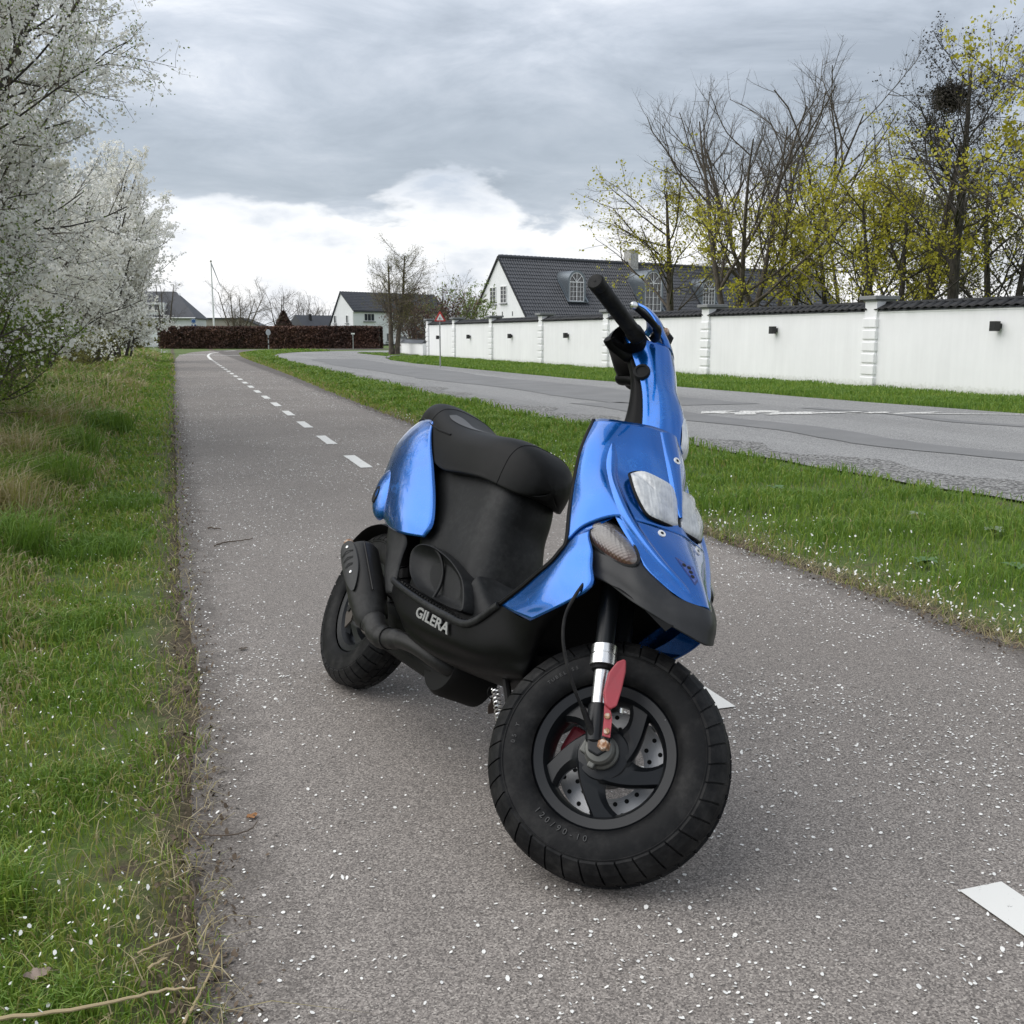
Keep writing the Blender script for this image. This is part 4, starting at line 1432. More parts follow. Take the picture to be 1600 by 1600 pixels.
# stone kerb round the corner island
kb = MB()
kp = cr([(9.0, 45.2, 0), (9.5, 47.6, 0), (10.4, 50, 0), (12, 51.7, 0), (14.5, 52.7, 0)], 4)
for a, b in zip(kp[:-1], kp[1:]):
    a, b = Vector(a), Vector(b)
    d = (b - a).normalized()
    n = Vector((-d.y, d.x, 0)) * -.12
    q = MB().prism([a + d * .01, b - d * .01, b - d * .01 + n, a + d * .01 + n], (0, 0, .07))
    q.build('kerb_stone', M_DRUM if False else M_ROAD, road)
fill_poly('island_cobbles', [(9.25, 46.3), (10.5, 49.9), (12.1, 51.5), (14.4, 52.5), (14.2, 50.2), (12, 48.6), (10.5, 46.6)], .012, M_GRAV, road)

# ------------------------------------------------------------------ grass
def _blade(stops, rough=0.55, trans=0.25):
    def f(t, p):
        a = t.node('ShaderNodeAttribute', attribute_name='tint').outputs['Fac']
        t.set(p.inputs['Base Color'], t.ramp(a, stops))
        p.inputs['Subsurface Weight'].default_value = 0.0
    return f


GR = [(0.0, (0.080, 0.155, 0.022)), (0.35, (0.155, 0.275, 0.034)), (0.62, (0.28, 0.36, 0.055)), (0.78, (0.32, 0.30, 0.09)), (0.90, (0.42, 0.35, 0.18)), (1.0, (0.60, 0.52, 0.34))]
M_GRASS = translucent(material('grass blades', _blade(GR), rough=0.5), .35)


def patch_noise(x, y, s, seed):
    """cheap smooth noise for clumping"""
    r = np.random.default_rng(seed)
    o = np.zeros_like(x)
    for k in range(7):
        a = r.uniform(0, 2 * np.pi)
        f = s * (1.0 + .7 * k)
        o += np.sin(x * f * np.cos(a) + y * f * np.sin(a) + r.uniform(0, 6.28)) / (1 + .45 * k)
    return o / 2.6


def blades(name, x, y, h, w, tint, lean=.55, z0=-.02, rg=rng):
    n = len(x)
    a = rg.uniform(0, 2 * np.pi, n)
    b = rg.uniform(0, 2 * np.pi, n)
    ln = h * lean * np.abs(rg.normal(.8, .45, n))
    dx, dy = np.cos(b) * ln, np.sin(b) * ln
    wx, wy = np.cos(a) * w / 2, np.sin(a) * w / 2
    z = np.full(n, z0)
    V = np.stack([
        np.stack([x - wx, y - wy, z], 1), np.stack([x + wx, y + wy, z], 1),
        np.stack([x + dx * .35 + wx * .8, y + dy * .35 + wy * .8, z + h * .62], 1), np.stack([x + dx * .35 - wx * .8, y + dy * .35 - wy * .8, z + h * .62], 1),
        np.stack([x + dx, y + dy, z + h * np.clip(1 - .35 * lean, .4, 1)], 1)], 1).reshape(-1, 3)
    i = np.arange(n) * 5
    Q = np.stack([i, i + 1, i + 2, i + 3], 1)
    T = np.stack([i + 3, i + 2, i + 4], 1)
    t5 = np.repeat(tint, 5)
    o = mesh_np(name, V, [Q, T], M_GRASS, None, False, attr=np.clip(t5, 0, 1))
    return kind(o, 'stuff')


def sample_y(n, y0, y1, rg=rng):
    u = rg.random(n)
    return y0 * (y1 / y0) ** u


# left verge: short turf by the path, longer straw and tussocks under the bushes
n = 200000
y = sample_y(n, 1.05, 62)
x = -rng.random(n) * np.minimum(4.2, .172 * y + .35) + .03
cl = patch_noise(x, y * .8, 2.3, 1)
cl2 = patch_noise(x, y, 7.5, 2)
bare = patch_noise(x, y, 3.4, 3)
edge = np.clip(-x / .30, 0, 1)
keep = rng.random(n) < np.clip(.55 + .45 * cl2 + .25 * cl - .35 * np.clip(bare, 0, 1), .10, 1) * (.16 + .84 * edge ** 1.3)
x, y, cl, cl2, edge = x[keep], y[keep], cl[keep], cl2[keep], edge[keep]
far_in = np.clip((-x - .55 - .10 * np.sin(y * 1.3)) / .6, 0, 1) * np.clip((y - 2.5) / 3, 0, 1)
h = (.022 + .034 * rng.random(len(x)) + .030 * np.clip(cl, 0, 1) + .035 * np.clip(cl2 * cl, 0, 1)) * (1 + .8 * np.clip((y - 4) / 20, 0, 1))
tall = (far_in > 0) & (rng.random(len(x)) < .75)
h = np.where(tall, h + far_in * (.10 + .26 * rng.random(len(x)) * np.clip(1 + .6 * cl, .4, 1.5)), h)
tint = .42 + .15 * rng.normal(size=len(x)) - .08 * cl2 + .16 * np.clip(-cl, 0, 1) + .12 * np.clip(patch_noise(x, y, 4.3, 44), 0, 1)
tint = np.where(rng.random(len(x)) < .07 + .20 * (1 - edge), .70 + .28 * rng.random(len(x)), tint)
straw = tall & (rng.random(len(x)) < .32 + .40 * np.clip(patch_noise(x, y * .6, 1.6, 8), 0, 1))
tint = np.where(straw, .80 + .2 * rng.random(len(x)), tint)
w = np.maximum(.0028, y * .00122) * (.7 + .7 * rng.random(len(x)))
blades('verge_grass', x, y, h, w, tint, .75)
# coarse tussocks
tx, ty, th, tt = [], [], [], []
for cx_, cy_, rad, hh, t0, k in [(-.40, 1.98, .10, .12, .42, 500), (-.22, 1.62, .05, .06, .36, 160), (-.75, 3.3, .20, .12, .30, 700), (-.62, 2.6, .16, .08, .32, 500), (-.45, 3.9, .16, .09, .28, 400), (-.42, 5.3, .22, .13, .28, 600), (-.85, 5.4, .25, .30, .32, 700), (-.35, 6.8, .25, .10, .3, 500),
                                (-1.0, 6.2, .22, .42, .86, 700), (-.9, 7.6, .3, .36, .34, 700), (-1.15, 4.7, .2, .34, .88, 700), (-1.0, 9.4, .35, .42, .34, 700), (-1.3, 11, .3, .5, .85, 700), (-.8, 12, .35, .35, .34, 600), (-.95, 4.2, .15, .22, .8, 500), (-1.25, 8.4, .25, .5, .9, 700)]:
    a = rng.uniform(0, 2 * np.pi, k)
    rr_ = rad * np.sqrt(rng.random(k))
    tx.append(cx_ + rr_ * np.cos(a)); ty.append(cy_ + rr_ * np.sin(a))
    th.append(hh * (.55 + .6 * rng.random(k))); tt.append(t0 + .10 * rng.normal(size=k))
tx, ty, th, tt = map(np.concatenate, (tx, ty, th, tt))
blades('tussock_grass', tx, ty, th, np.maximum(.0035, ty * .0010), tt, .75)
# strip between path and road
n = 120000
y = sample_y(n, 1.9, 72)
xl = np.interp(y, [p[1] for p in PR[:-1]], [p[0] for p in PR[:-1]])
xr = np.interp(y, [p[1] for p in RN[:13]], [p[0] for p in RN[:13]])
f = rng.random(n) ** 1.1
x = xl - .06 + (xr - xl + .10) * f
cl, cl2 = patch_noise(x, y * .8, 2.0, 11), patch_noise(x, y, 6, 12)
edge = np.clip((x - xl + .02 + .10 * patch_noise(x, y, 3, 19)) / .50, 0, 1)
keep = (xr > xl) & (rng.random(n) < np.clip(.65 + .4 * cl2, .2, 1) * (.22 + .78 * edge)) & (rng.random(n) < .25 + .75 * np.clip((xr - x) / .3, 0, 1))
x, y, cl, cl2, edge = x[keep], y[keep], cl[keep], cl2[keep], edge[keep]
h = (.025 + .04 * rng.random(len(x)) + .05 * np.clip(cl + .4, 0, 1) * edge + .05 * np.clip(cl2, 0, 1) * edge) * (1 + .6 * np.clip((y - 5) / 20, 0, 1))
tint = .40 + .13 * rng.normal(size=len(x)) - .08 * cl2
tint = np.where(rng.random(len(x)) < .75 * (1 - edge) + .03, .58 + .30 * rng.random(len(x)), tint)
blades('verge_grass', x, y, h, np.maximum(.0028, y * .00122) * (.7 + .7 * rng.random(len(x))), tint, .6)
# strip under the white wall
n = 52000
y = sample_y(n, 8, 60)
xl = np.interp(y, [p[1] for p in RF[:11]], [p[0] for p in RF[:11]])
x = xl + rng.random(n) * (13.8 - .045 * (y - 12) - xl)
keep = (x > xl)
x, y = x[keep], y[keep]
cl = patch_noise(x, y, 2, 21)
blades('verge_grass', x, y, (.05 + .05 * rng.random(len(x)) + .03 * cl) * 1.1, y * .0011, .36 + .12 * rng.normal(size=len(x)) - .08 * cl, .5)

# ------------------------------------------------------------------ fallen blossom petals
def flakes(name, x, y, z, s, m, rg, tilt=.25, knd='stuff'):
    n = len(x)
    a = rg.uniform(0, 2 * np.pi, n)
    asp = rg.uniform(.5, .95, n)
    k = 6
    V = np.zeros((n, k, 3))
    tx_, ty_ = rg.normal(0, tilt, n), rg.normal(0, tilt, n)
    for i in range(k):
        th = 2 * np.pi * i / k
        u, v = np.cos(th) * s / 2 * (1 + .15 * rg.normal(size=n)), np.sin(th) * s / 2 * asp
        X, Y = u * np.cos(a) - v * np.sin(a), u * np.sin(a) + v * np.cos(a)
        V[:, i] = np.stack([x + X, y + Y, z + X * tx_ + Y * ty_ + s * .10], 1)
    F = np.arange(n * k).reshape(n, k)
    return kind(mesh_np(name, V.reshape(-1, 3), F, m), knd)


M_PETAL = material('white blossom petal', base=(0.80, 0.79, 0.75), rough=0.6)
n = 48000
y = sample_y(n, 1.1, 32)
x = rng.random(n) * 2.62 + .02
dens = np.clip(.34 + .65 * patch_noise(x, y * .7, 2.2, 31) + .35 * patch_noise(x, y, 6, 32) + .5 * np.exp(-x / .25) + .35 * np.exp(-(2.6 - x) / .3), .06, 1) * np.clip(.42 + (y - 1) / 4, 0, 1.25)
keep = rng.random(n) < dens
x, y = x[keep], y[keep]
flakes('fallen_petals', x, y, np.full(len(x), .002), (.0048 + .0052 * rng.random(len(x)) ** 1.5) * (1 + np.clip((y - 5) / 22, 0, .6)), M_PETAL, rng)
n = 1500
y = sample_y(n, 1.1, 14)
x = -rng.random(n) * np.minimum(.172 * y + .3, 1.2)
flakes('fallen_petals', x, y, .005 + .03 * rng.random(n), .0045 + .0035 * rng.random(n), M_PETAL, rng, .6)
n = 1500
y = sample_y(n, 2.7, 14)
x = 2.7 + np.abs(rng.normal(0, .35, n))
flakes('fallen_petals', x, y, .01 + .03 * rng.random(n), .007 + .005 * rng.random(n), M_PETAL, rng, .6)
# dirt crumbs and leaf litter that gather on the path edge
M_LITTER = material('brown leaf litter', base=(0.13, 0.095, 0.065), rough=0.9)
n = 3600
y = sample_y(n, 1.1, 16)
x = rng.normal(-.01, .05, n)
flakes('leaf_litter', x, y, .001 + .004 * rng.random(n), .004 + .009 * rng.random(n) ** 2, M_LITTER, rng, .7)
n = 3600
y = sample_y(n, 2.4, 16)
x = rng.normal(2.69, .06, n)
flakes('leaf_litter', x, y, .001 + .004 * rng.random(n), .004 + .010 * rng.random(n) ** 2, M_LITTER, rng, .7)
M_STRAWM = material('dry straw', base=(0.36, 0.28, 0.16), rough=0.7)
n = 1500
y = sample_y(n, 1.05, 12)
x = -np.abs(rng.normal(0, .12, n)) + .03
blades('dead_grass', x, y, .018 + .03 * rng.random(n), np.full(n, .0022), .86 + .12 * rng.random(n), 2.6, -.004)
n = 2600
y = sample_y(n, 2.5, 14)
x = 2.66 + np.abs(rng.normal(0, .12, n))
blades('dead_grass', x, y, .018 + .03 * rng.random(n), np.full(n, .0026), .86 + .12 * rng.random(n), 2.6, -.004)


def gpx(u, v, z=0.0):
    d = fwd + rgt * ((u - 800) / 1600) - upv * ((v - 800) / 1600)
    t = (z - CAM_H) / d.z
    return Vector((d.x * t, d.y * t, z))


M_TWIG = material('grey brown twig', base=(0.10, 0.075, 0.055), rough=0.85)
M_STRAW2 = material('pale stalk', base=(0.42, 0.33, 0.19), rough=0.7)


def stick(name, label, cat, pts, r, m, z=.006):
    P = [gpx(u, v, z) for u, v in pts]
    P = cr([tuple(p) for p in P], 4)
    P[:, 2] += np.abs(np.sin(np.arange(len(P)) * 1.7)) * r
    o = MB().tube([tuple(p) for p in P], [r * (1 - .5 * i / len(P)) for i in range(len(P))], 6).build(name, m, None, True)
    return tag(o, label, cat)


stick('twig', 'thin dark curved twig lying on the path beside the brown leaf', 'twig', [(296, 1301), (330, 1306), (365, 1305), (392, 1296), (402, 1284)], .0022, M_TWIG)
stick('straw', 'straight pale yellow stalk pointing from the bottom of the photo across the path edge', 'straw', [(287, 1600), (312, 1556), (343, 1491)], .0030, M_STRAW2)
stick('straw', 'long pale brown stalk lying on the turf along the bottom of the photo', 'straw', [(-10, 1594), (110, 1580), (200, 1562), (260, 1548), (306, 1546)], .0034, M_STRAW2, .02)
stick('straw', 'short pale stalk on the turf edge just above the two bottom stalks', 'straw', [(232, 1514), (261, 1498)], .0032, M_STRAW2, .012)
stick('twig', 'bent grey twig loop at the path edge left of the front wheel', 'twig', [(287, 1180), (296, 1200), (293, 1222), (284, 1232), (287, 1253)], .0028, M_TWIG)
stick('straw', 'thin straw lying from the turf to the path edge below the red leaf patch', 'straw', [(215, 1490), (250, 1475), (298, 1456)], .0022, M_STRAW2, .012)
stick('twig', 'small dark forked twig on the path left of the rear wheel, farther from the camera', 'twig', [(335, 853), (352, 848), (372, 846), (395, 842)], .004, M_TWIG)
stick('twig', 'little dark twig on the path well beyond the scooter near the left edge', 'twig', [(325, 825), (345, 827)], .005, M_TWIG)
stick('twig', 'upright thin twig bow at the path edge above the straws', 'twig', [(300, 1378), (305, 1398), (302, 1418)], .0022, M_TWIG)


def leaf(label, u, v, size, rz, colr):
    c = gpx(u, v, .004)
    V, F = [], []
    n = 9
    for i in range(n):
        t = i / (n - 1)
        w = math.sin(math.pi * t ** .8) * .36 * (1 + .25 * math.sin(i * 3.1))
        for s in (-1, 0, 1):
            V.append(((t - .5) * size, s * w * size, (.10 * abs(s) + .22 * (t - .5) ** 2 + .05 * math.sin(i * 2 + s)) * size * 1.0))
    for i in range(n - 1):
        for s in (0, 1):
            F.append((i * 3 + s, i * 3 + s + 1, i * 3 + s + 4, i * 3 + s + 3))
    o = MB().add(V, F).build('fallen_leaf', material('dry leaf', base=colr, rough=.7), None, True)
    o.location = c
    o.rotation_euler = (0, 0, rz)
    return tag(o, label, 'leaf')


leaf('curled orange brown dry leaf on the path next to the curved twig', 394, 1276, .030, .6, (.30, .14, .05))
leaf('pale grey dead leaf on the turf near the lower left corner', 60, 1524, .045, .2, (.26, .20, .16))
leaf('brown dead leaf on the turf by the left frame edge, below the tall straw', 104, 846, .075, 1.0, (.20, .11, .06))
leaf('small grey brown leaf crumb on the path left of the exhaust', 380, 1014, .03, .3, (.09, .07, .05))
# broad-leaved weeds in the right verge
M_WEED = material('weed leaf', base=(0.075, 0.15, 0.04), rough=0.45)
M_WEED2 = material('pale weed leaf', base=(0.20, 0.25, 0.16), rough=0.5)


def weed(label, x, y, size, m, n, seed):
    r = random.Random(seed)
    root = thing('weed', label, 'weed', (x, y, -.01), r.random() * 6, None)
    for k in range(n):
        a = 2 * math.pi * k / n + r.uniform(-.4, .4)
        L = size * r.uniform(.6, 1.1)
        V, F = [], []
        for i in range(6):
            t = i / 5
            w = L * .20 * math.sin(math.pi * min(1, t * .9 + .08)) * (1 + .2 * (i % 2))
            q = Vector((math.cos(a), math.sin(a), 0)) * (L * t * .9)
            b = Vector((-math.sin(a), math.cos(a), 0))
            zz = L * (.75 * t - .55 * t * t) + .01
            V += [q + b * w + Vector((0, 0, zz + .15 * w)), q + Vector((0, 0, zz - .05 * w)), q - b * w + Vector((0, 0, zz + .15 * w))]
        for i in range(5):
            F += [(i * 3, i * 3 + 1, i * 3 + 4, i * 3 + 3), (i * 3 + 1, i * 3 + 2, i * 3 + 5, i * 3 + 4)]
        MB().add(V, F).build('leaf', m, root, True)


for i, (u, v, s, m, lb) in enumerate([
        (1432, 806, .075, M_WEED2, 'pale leaved thistle like weed in the right verge below the road gravel'),
        (1555, 832, .09, M_WEED2, 'pale leaved weed in the right verge close to the right frame edge'),
        (1445, 880, .085, M_WEED, 'low dark green dandelion rosette in the middle of the right verge'),
        (1590, 890, .10, M_WEED, 'large dark green weed at the right frame edge in the verge'),
        (1215, 765, .09, M_WEED, 'green leafy weed in the verge just right of the headlights'),
        (858, 655, .13, M_WEED, 'bright green tufted weed in the verge above the scooter seat')]):
    g = gpx(u, v)
    weed(lb, g.x, g.y, s, m, 9, i)
# ------------------------------------------------------------------ trees
def _bark(base, hi):
    def f(t, p):
        tcn = t.node('ShaderNodeTexCoord').outputs['Object']
        mp = t.node('ShaderNodeMapping', ins={0: tcn})
        mp.inputs['Scale'].default_value = (6, 6, 1.6)
        d = t.noise(mp, 3.0, 6, 0.7)
        t.set(p.inputs['Base Color'], t.mix(t.smooth(d, .38, .68), base, hi))
        bump(t, p, d, .6, .03)
    return f


M_BARK = material('grey brown bark', _bark((.060, .049, .038), (.145, .122, .095)), rough=.9)
M_BARKD = material('dark bark', _bark((.030, .026, .022), (.082, .071, .058)), rough=.9)
M_BARKT = material('tan twig bark', _bark((.085, .068, .045), (.16, .13, .09)), rough=.9)
M_BIRCH = material('pale birch bark', _bark((.20, .19, .18), (.55, .54, .52)), rough=.8)
M_LEAFY = translucent(material('young yellow green leaf', _blade([(0, (.26, .26, .02)), (.5, (.50, .46, .035)), (1, (.66, .61, .09))]), rough=.55), .45)
M_LEAFG = translucent(material('spring green leaf', _blade([(0, (.09, .15, .02)), (.5, (.17, .25, .035)), (1, (.28, .34, .065))]), rough=.55), .45)
M_LEAFO = translucent(material('olive bud leaf', _blade([(0, (.10, .10, .03)), (.5, (.18, .18, .045)), (1, (.27, .26, .08))]), rough=.6), .4)
M_BLOSS = material('white blossom', _blade([(0, (.74, .73, .64)), (.5, (.88, .87, .83)), (1, (.93, .93, .91))]), rough=.65)
translucent(M_BLOSS, .55)
M_SEED = material('dark dry seed clusters', base=(.045, .038, .030), rough=.9)
M_BROWNL = material('brown beech leaf', _blade([(0, (.030, .017, .013)), (.5, (.088, .043, .030)), (.85, (.17, .085, .055)), (1, (.26, .15, .10))]), rough=.7)


def nrm(a):
    return a / np.maximum(np.linalg.norm(a, axis=-1, keepdims=True), 1e-9)


def poly_grow(P0, D0, L, K, wander, trop, rg):
    """grow N polylines of K segments at once; trop pulls upwards (or down when negative)"""
    N = len(P0)
    P = np.zeros((N, K + 1, 3))
    P[:, 0] = P0
    d = nrm(D0)
    for k in range(K):
        d = nrm(d + rg.normal(0, wander, (N, 3)) + np.array([0, 0, 1.0]) * trop)
        P[:, k + 1] = P[:, k] + d * (L / K)[:, None]
    return P


def spawn(P, Rr, L, cnt, t0, t1, ang, angv, ratio, rr, rg, jitter=.25, shape=1.0):
    N, K1, _ = P.shape
    K = K1 - 1
    t = t0 + (t1 - t0) * ((np.arange(cnt)[None] + rg.uniform(.1, .9, (N, cnt))) / cnt)
    f = np.minimum(t * K, K - 1e-4)
    i = f.astype(int)
    fr = (f - i)[..., None]
    n = np.arange(N)[:, None]
    a, b = P[n, i], P[n, i + 1]
    pos = a + (b - a) * fr
    tan = nrm(b - a)
    rad = Rr[n, i] * (1 - fr[..., 0]) + Rr[n, i + 1] * fr[..., 0]
    rnd = rg.normal(size=tan.shape)
    perp = nrm(rnd - (rnd * tan).sum(-1, keepdims=True) * tan)
    th = np.radians(ang + rg.normal(0, angv, t.shape))[..., None]
    d = tan * np.cos(th) + perp * np.sin(th)
    ln = L[:, None] * ratio * (1 - t * shape * .62) * (1 + rg.normal(0, jitter, t.shape)).clip(.35, 1.8)
    r0 = np.minimum(rad * .85, np.maximum(ln * rr, .0))
    return pos.reshape(-1, 3), d.reshape(-1, 3), ln.ravel(), r0.ravel()


def radii(r0, K, end=.35):
    t = np.linspace(0, 1, K + 1)[None]
    return r0[:, None] * (1 - t * (1 - end))


def tubes_np(P, Rr, sides):
    N, K1, _ = P.shape
    T = np.zeros_like(P)
    T[:, 1:-1] = P[:, 2:] - P[:, :-2]
    T[:, 0] = P[:, 1] - P[:, 0]
    T[:, -1] = P[:, -1] - P[:, -2]
    T = nrm(T)
    ref = np.where(np.abs(T[:, :1, 2:3]) > .8, np.array([1.0, 0, 0]), np.array([0, 0, 1.0]))
    U = nrm(np.cross(T, np.broadcast_to(ref, T.shape)))
    B = np.cross(T, U)
    a = 2 * np.pi * np.arange(sides) / sides
    V = P[:, :, None] + (U[:, :, None] * np.cos(a)[None, None, :, None] + B[:, :, None] * np.sin(a)[None, None, :, None]) * Rr[:, :, None, None]
    idx = np.arange(N * K1 * sides).reshape(N, K1, sides)
    nx = np.roll(idx, -1, axis=2)
    F = np.stack([idx[:, :-1], nx[:, :-1], nx[:, 1:], idx[:, 1:]], -1).reshape(-1, 4)
    return V.reshape(-1, 3), F


def ribbons_np(P, Rr):
    """finest twigs, a couple of millimetres wide"""
    N, K1, _ = P.shape
    d = nrm(P[:, -1] - P[:, 0])
    ref = np.where(np.abs(d[:, 2:3]) > .8, np.array([1.0, 0, 0]), np.array([0, 0, 1.0]))
    U = nrm(np.cross(d, ref) + np.cross(d, np.roll(d, 1, axis=1)) * .7)
    o = U[:, None] * Rr[:, :, None]
    V = np.stack([P - o, P + o], 2)
    idx = np.arange(N * K1 * 2).reshape(N, K1, 2)
    F = np.stack([idx[:, :-1, 0], idx[:, :-1, 1], idx[:, 1:, 1], idx[:, 1:, 0]], -1).reshape(-1, 4)
    return V.reshape(-1, 3), F


def join(parts):
    V, F, k = [], [], 0
    for v, f in parts:
        V.append(v)
        F.append(f + k)
        k += len(v)
    return np.concatenate(V), np.concatenate(F)


def leaf_quads(C, s, rg, asp=.6, flat=0.0):
    n = len(C)
    u = rg.normal(size=(n, 3))
    u[:, 2] *= (1 - flat)
    u = nrm(u)
    w = rg.normal(size=(n, 3))
    w = nrm(w - (w * u).sum(-1, keepdims=True) * u)
    s = (s * rg.uniform(.6, 1.25, n))[:, None]
    V = np.stack([C - u * s * .5, C + w * s * asp * .5, C + u * s * .5, C - w * s * asp * .5], 1)
    return V.reshape(-1, 3), np.arange(n * 4).reshape(n, 4)


def skeleton(seed, P0, D0, L0, r0, lv, K0=7, wander0=.06, trop0=.02, end0=.35):
    """lv: list of (count, t0, t1, angle, angvar, ratio, r ratio, K, wander, tropism, shape)"""
    rg = np.random.default_rng(seed)
    P = poly_grow(np.asarray(P0, float), np.asarray(D0, float), np.asarray(L0, float), K0, wander0, trop0, rg)
    L = np.asarray(L0, float)
    Rr = radii(np.asarray(r0, float), K0, end0)
    Rr[:, 0] *= 1.25
    levels = [(P, Rr)]
    for cnt, t0, t1, an, av, ra, rr, K, wa, tr, shp in lv:
        p, d, l, r = spawn(P, Rr, L, cnt, t0, t1, an, av, ra, rr, rg, shape=shp)
        P = poly_grow(p, d, l, K, wa, tr, rg)
        L, Rr = l, radii(np.maximum(r, .0022), K, .4)
        levels.append((P, Rr))
    return levels, rg


def tips(levels, n, rg, upto=2, jit=.05, lo=.2):
    """n random points along the outer branch levels"""
    P = np.concatenate([l[0][:, [0, l[0].shape[1] // 2, -1]] for l in levels[-upto:]])
    i = rg.integers(0, len(P), n)
    t = lo + (1 - lo) * rg.random(n)
    a, b, c = P[i, 0], P[i, 1], P[i, 2]
    q = np.where((t < .5)[:, None], a + (b - a) * (t * 2)[:, None], b + (c - b) * (t * 2 - 1)[:, None])
    return q + rg.normal(0, jit, (n, 3))


def make_tree(name, label, cat, loc, levels, rg, bark, twig, sides=(9, 6, 4, 3, 3), leaves=None, group=None, rz=0):
    root = thing(name, label, cat, loc, rz, group)
    tr = [tubes_np(P, Rr, sides[i]) for i, (P, Rr) in enumerate(levels[:2])]
    v, f = join(tr)
    mesh_np('trunk', v, f, bark, root, True)
    v, f = join([tubes_np(P, Rr, sides[i + 2]) for i, (P, Rr) in enumerate(levels[2:-1])] + [ribbons_np(*levels[-1])])
    mesh_np('twigs', v, f, twig, root, False)
    for nm, m, C, s, asp in (leaves or []):
        cl = patch_noise(C[:, 0] + C[:, 2] * .7, C[:, 1] - C[:, 2] * .4, 2.4, int(abs(C[0, 0]) * 97) % 1000)
        v, f = leaf_quads(C, s, rg, asp)
        mesh_np(nm, v, f, m, root, False, attr=np.repeat(np.clip(.5 + .25 * cl + .22 * rg.normal(size=len(C)), 0, 1), 4))
    return root


def at_px(u, dist):
    """ground point in the direction of picture column u at a horizontal distance along the view"""
    return hdir(u).normalized() * dist


# ---- blossoming blackthorn row on the left
def blackthorn(seed, H, W, nb, ns, stems, white, green, twl=1.0):
    rg = np.random.default_rng(seed)
    a = rg.uniform(0, 2 * np.pi, stems)
    P0 = np.stack([.45 * np.cos(a) * rg.random(stems), .45 * np.sin(a) * rg.random(stems), np.full(stems, -.05)], 1)
    tilt = rg.uniform(.08, .58, stems)
    D0 = np.stack([np.cos(a) * tilt, np.sin(a) * tilt, np.full(stems, 1.0)], 1)
    L0 = H * rg.uniform(.75, 1.05, stems) / np.sqrt(1 + tilt ** 2) * 1.05
    lv = [(nb + 4, .08, .97, 50, 14, .29, .008, 6, .12, .07, .5), (ns + 2, .08, 1, 48, 18, .42, .009, 4, .14, .06, .5), (8, .06, 1, 50, 20, .45, .010, 2, .18, .05, .4)]
    levels, rg = skeleton(seed, P0, D0, L0, np.full(stems, .040), lv, 7, .09, .035)
    C = np.concatenate([tips(levels, int(white * .85), rg, 2, .035), tips(levels, int(white * .15), rg, 4, .03, .05)])
    G = np.concatenate([tips(levels, int(green * .85), rg, 2, .05), tips(levels, int(green * .15), rg, 4, .03, .05)])
    return levels, rg, C, G


BT = [
    # x, y, height, label, white, green, blossom size
    (-3.15, 9.6, 6.9, 'tallest blossoming blackthorn at the left edge of the photo, green leaves among its white flowers', 85000, 60000),
    (-2.75, 12.0, 6.2, 'blossoming blackthorn squeezed between the tall greenish one and the very white ones', 60000, 22000),
    (-2.75, 6.8, 2.7, 'low leafy blackthorn at the left frame edge with green twigs and few white flowers', 9000, 22000),
    (-3.15, 14.0, 5.9, 'second blackthorn in the row, very white, just beyond the tall greenish one', 56000, 5000),
    (-3.25, 19.5, 6.1, 'third blackthorn in the row, dense white with long bare shoots above its top', 54000, 1500),
    (-3.1, 26, 6.0, 'fourth blackthorn in the row, cream white, leaning over the grass toward the path', 46000, 1500),
    (-2.4, 34, 6.0, 'fifth blackthorn in the row, pale and twiggy against the bright cloud', 38000, 1200),
    (-1.9, 43, 6.2, 'farthest white blackthorn in the row, beside the dark roofed house', 34000, 1200)]
for i, (x, y, H, lb, nw, ng) in enumerate(BT):
    lv_, rg_, C, G = blackthorn(100 + i, H, 2.2, 11 if H > 4 else 9, 7, 9, nw, ng)
    sz = .040 + .0016 * max(0, y - 9)
    make_tree('blackthorn_shrub', lb, 'shrub', (x, y, -.02), lv_, rg_, M_BARKD, M_BARKT, (7, 5, 3, 3),
              [('blossom', M_BLOSS, C, np.full(len(C), sz), .8), ('leaves', M_LEAFG, G, np.full(len(G), sz * .62), .6)], 'blackthorn row beside the path')



def bush(name, label, cat, x, y, H, W, n, m, s, seed, bark=None, dens=7):
    rg = np.random.default_rng(seed)
    st = 14
    a = rg.uniform(0, 2 * np.pi, st)
    P0 = np.stack([.2 * W * np.cos(a), .2 * W * np.sin(a), np.full(st, -.03)], 1)
    tl = rg.uniform(.1, 1.2, st)
    D0 = np.stack([np.cos(a) * tl * W / H, np.sin(a) * tl * W / H, np.ones(st)], 1)
    lv, rg = skeleton(seed, P0, D0, np.full(st, H) * rg.uniform(.8, 1.1, st), np.full(st, .02), [(dens, .15, 1, 45, 15, .45, .014, 4, .12, .05, .5), (6, .1, 1, 45, 20, .45, .012, 3, .15, .05, .5)], 6, .1, .02)
    root = thing(name, label, cat, (x, y, -.02))
    v, f = join([tubes_np(P, Rr, (5, 3, 3)[i]) for i, (P, Rr) in enumerate(lv)])
    mesh_np('stems', v, f, bark or M_BARK, root)
    if n:
        C = tips(lv, n, rg, 2, .05)
        v, f = leaf_quads(C, np.full(n, s), rg, .6)
        mesh_np('leaves', v, f, m, root, attr=np.repeat(np.clip(.5 + .25 * rg.normal(size=n), 0, 1), 4))
    return root


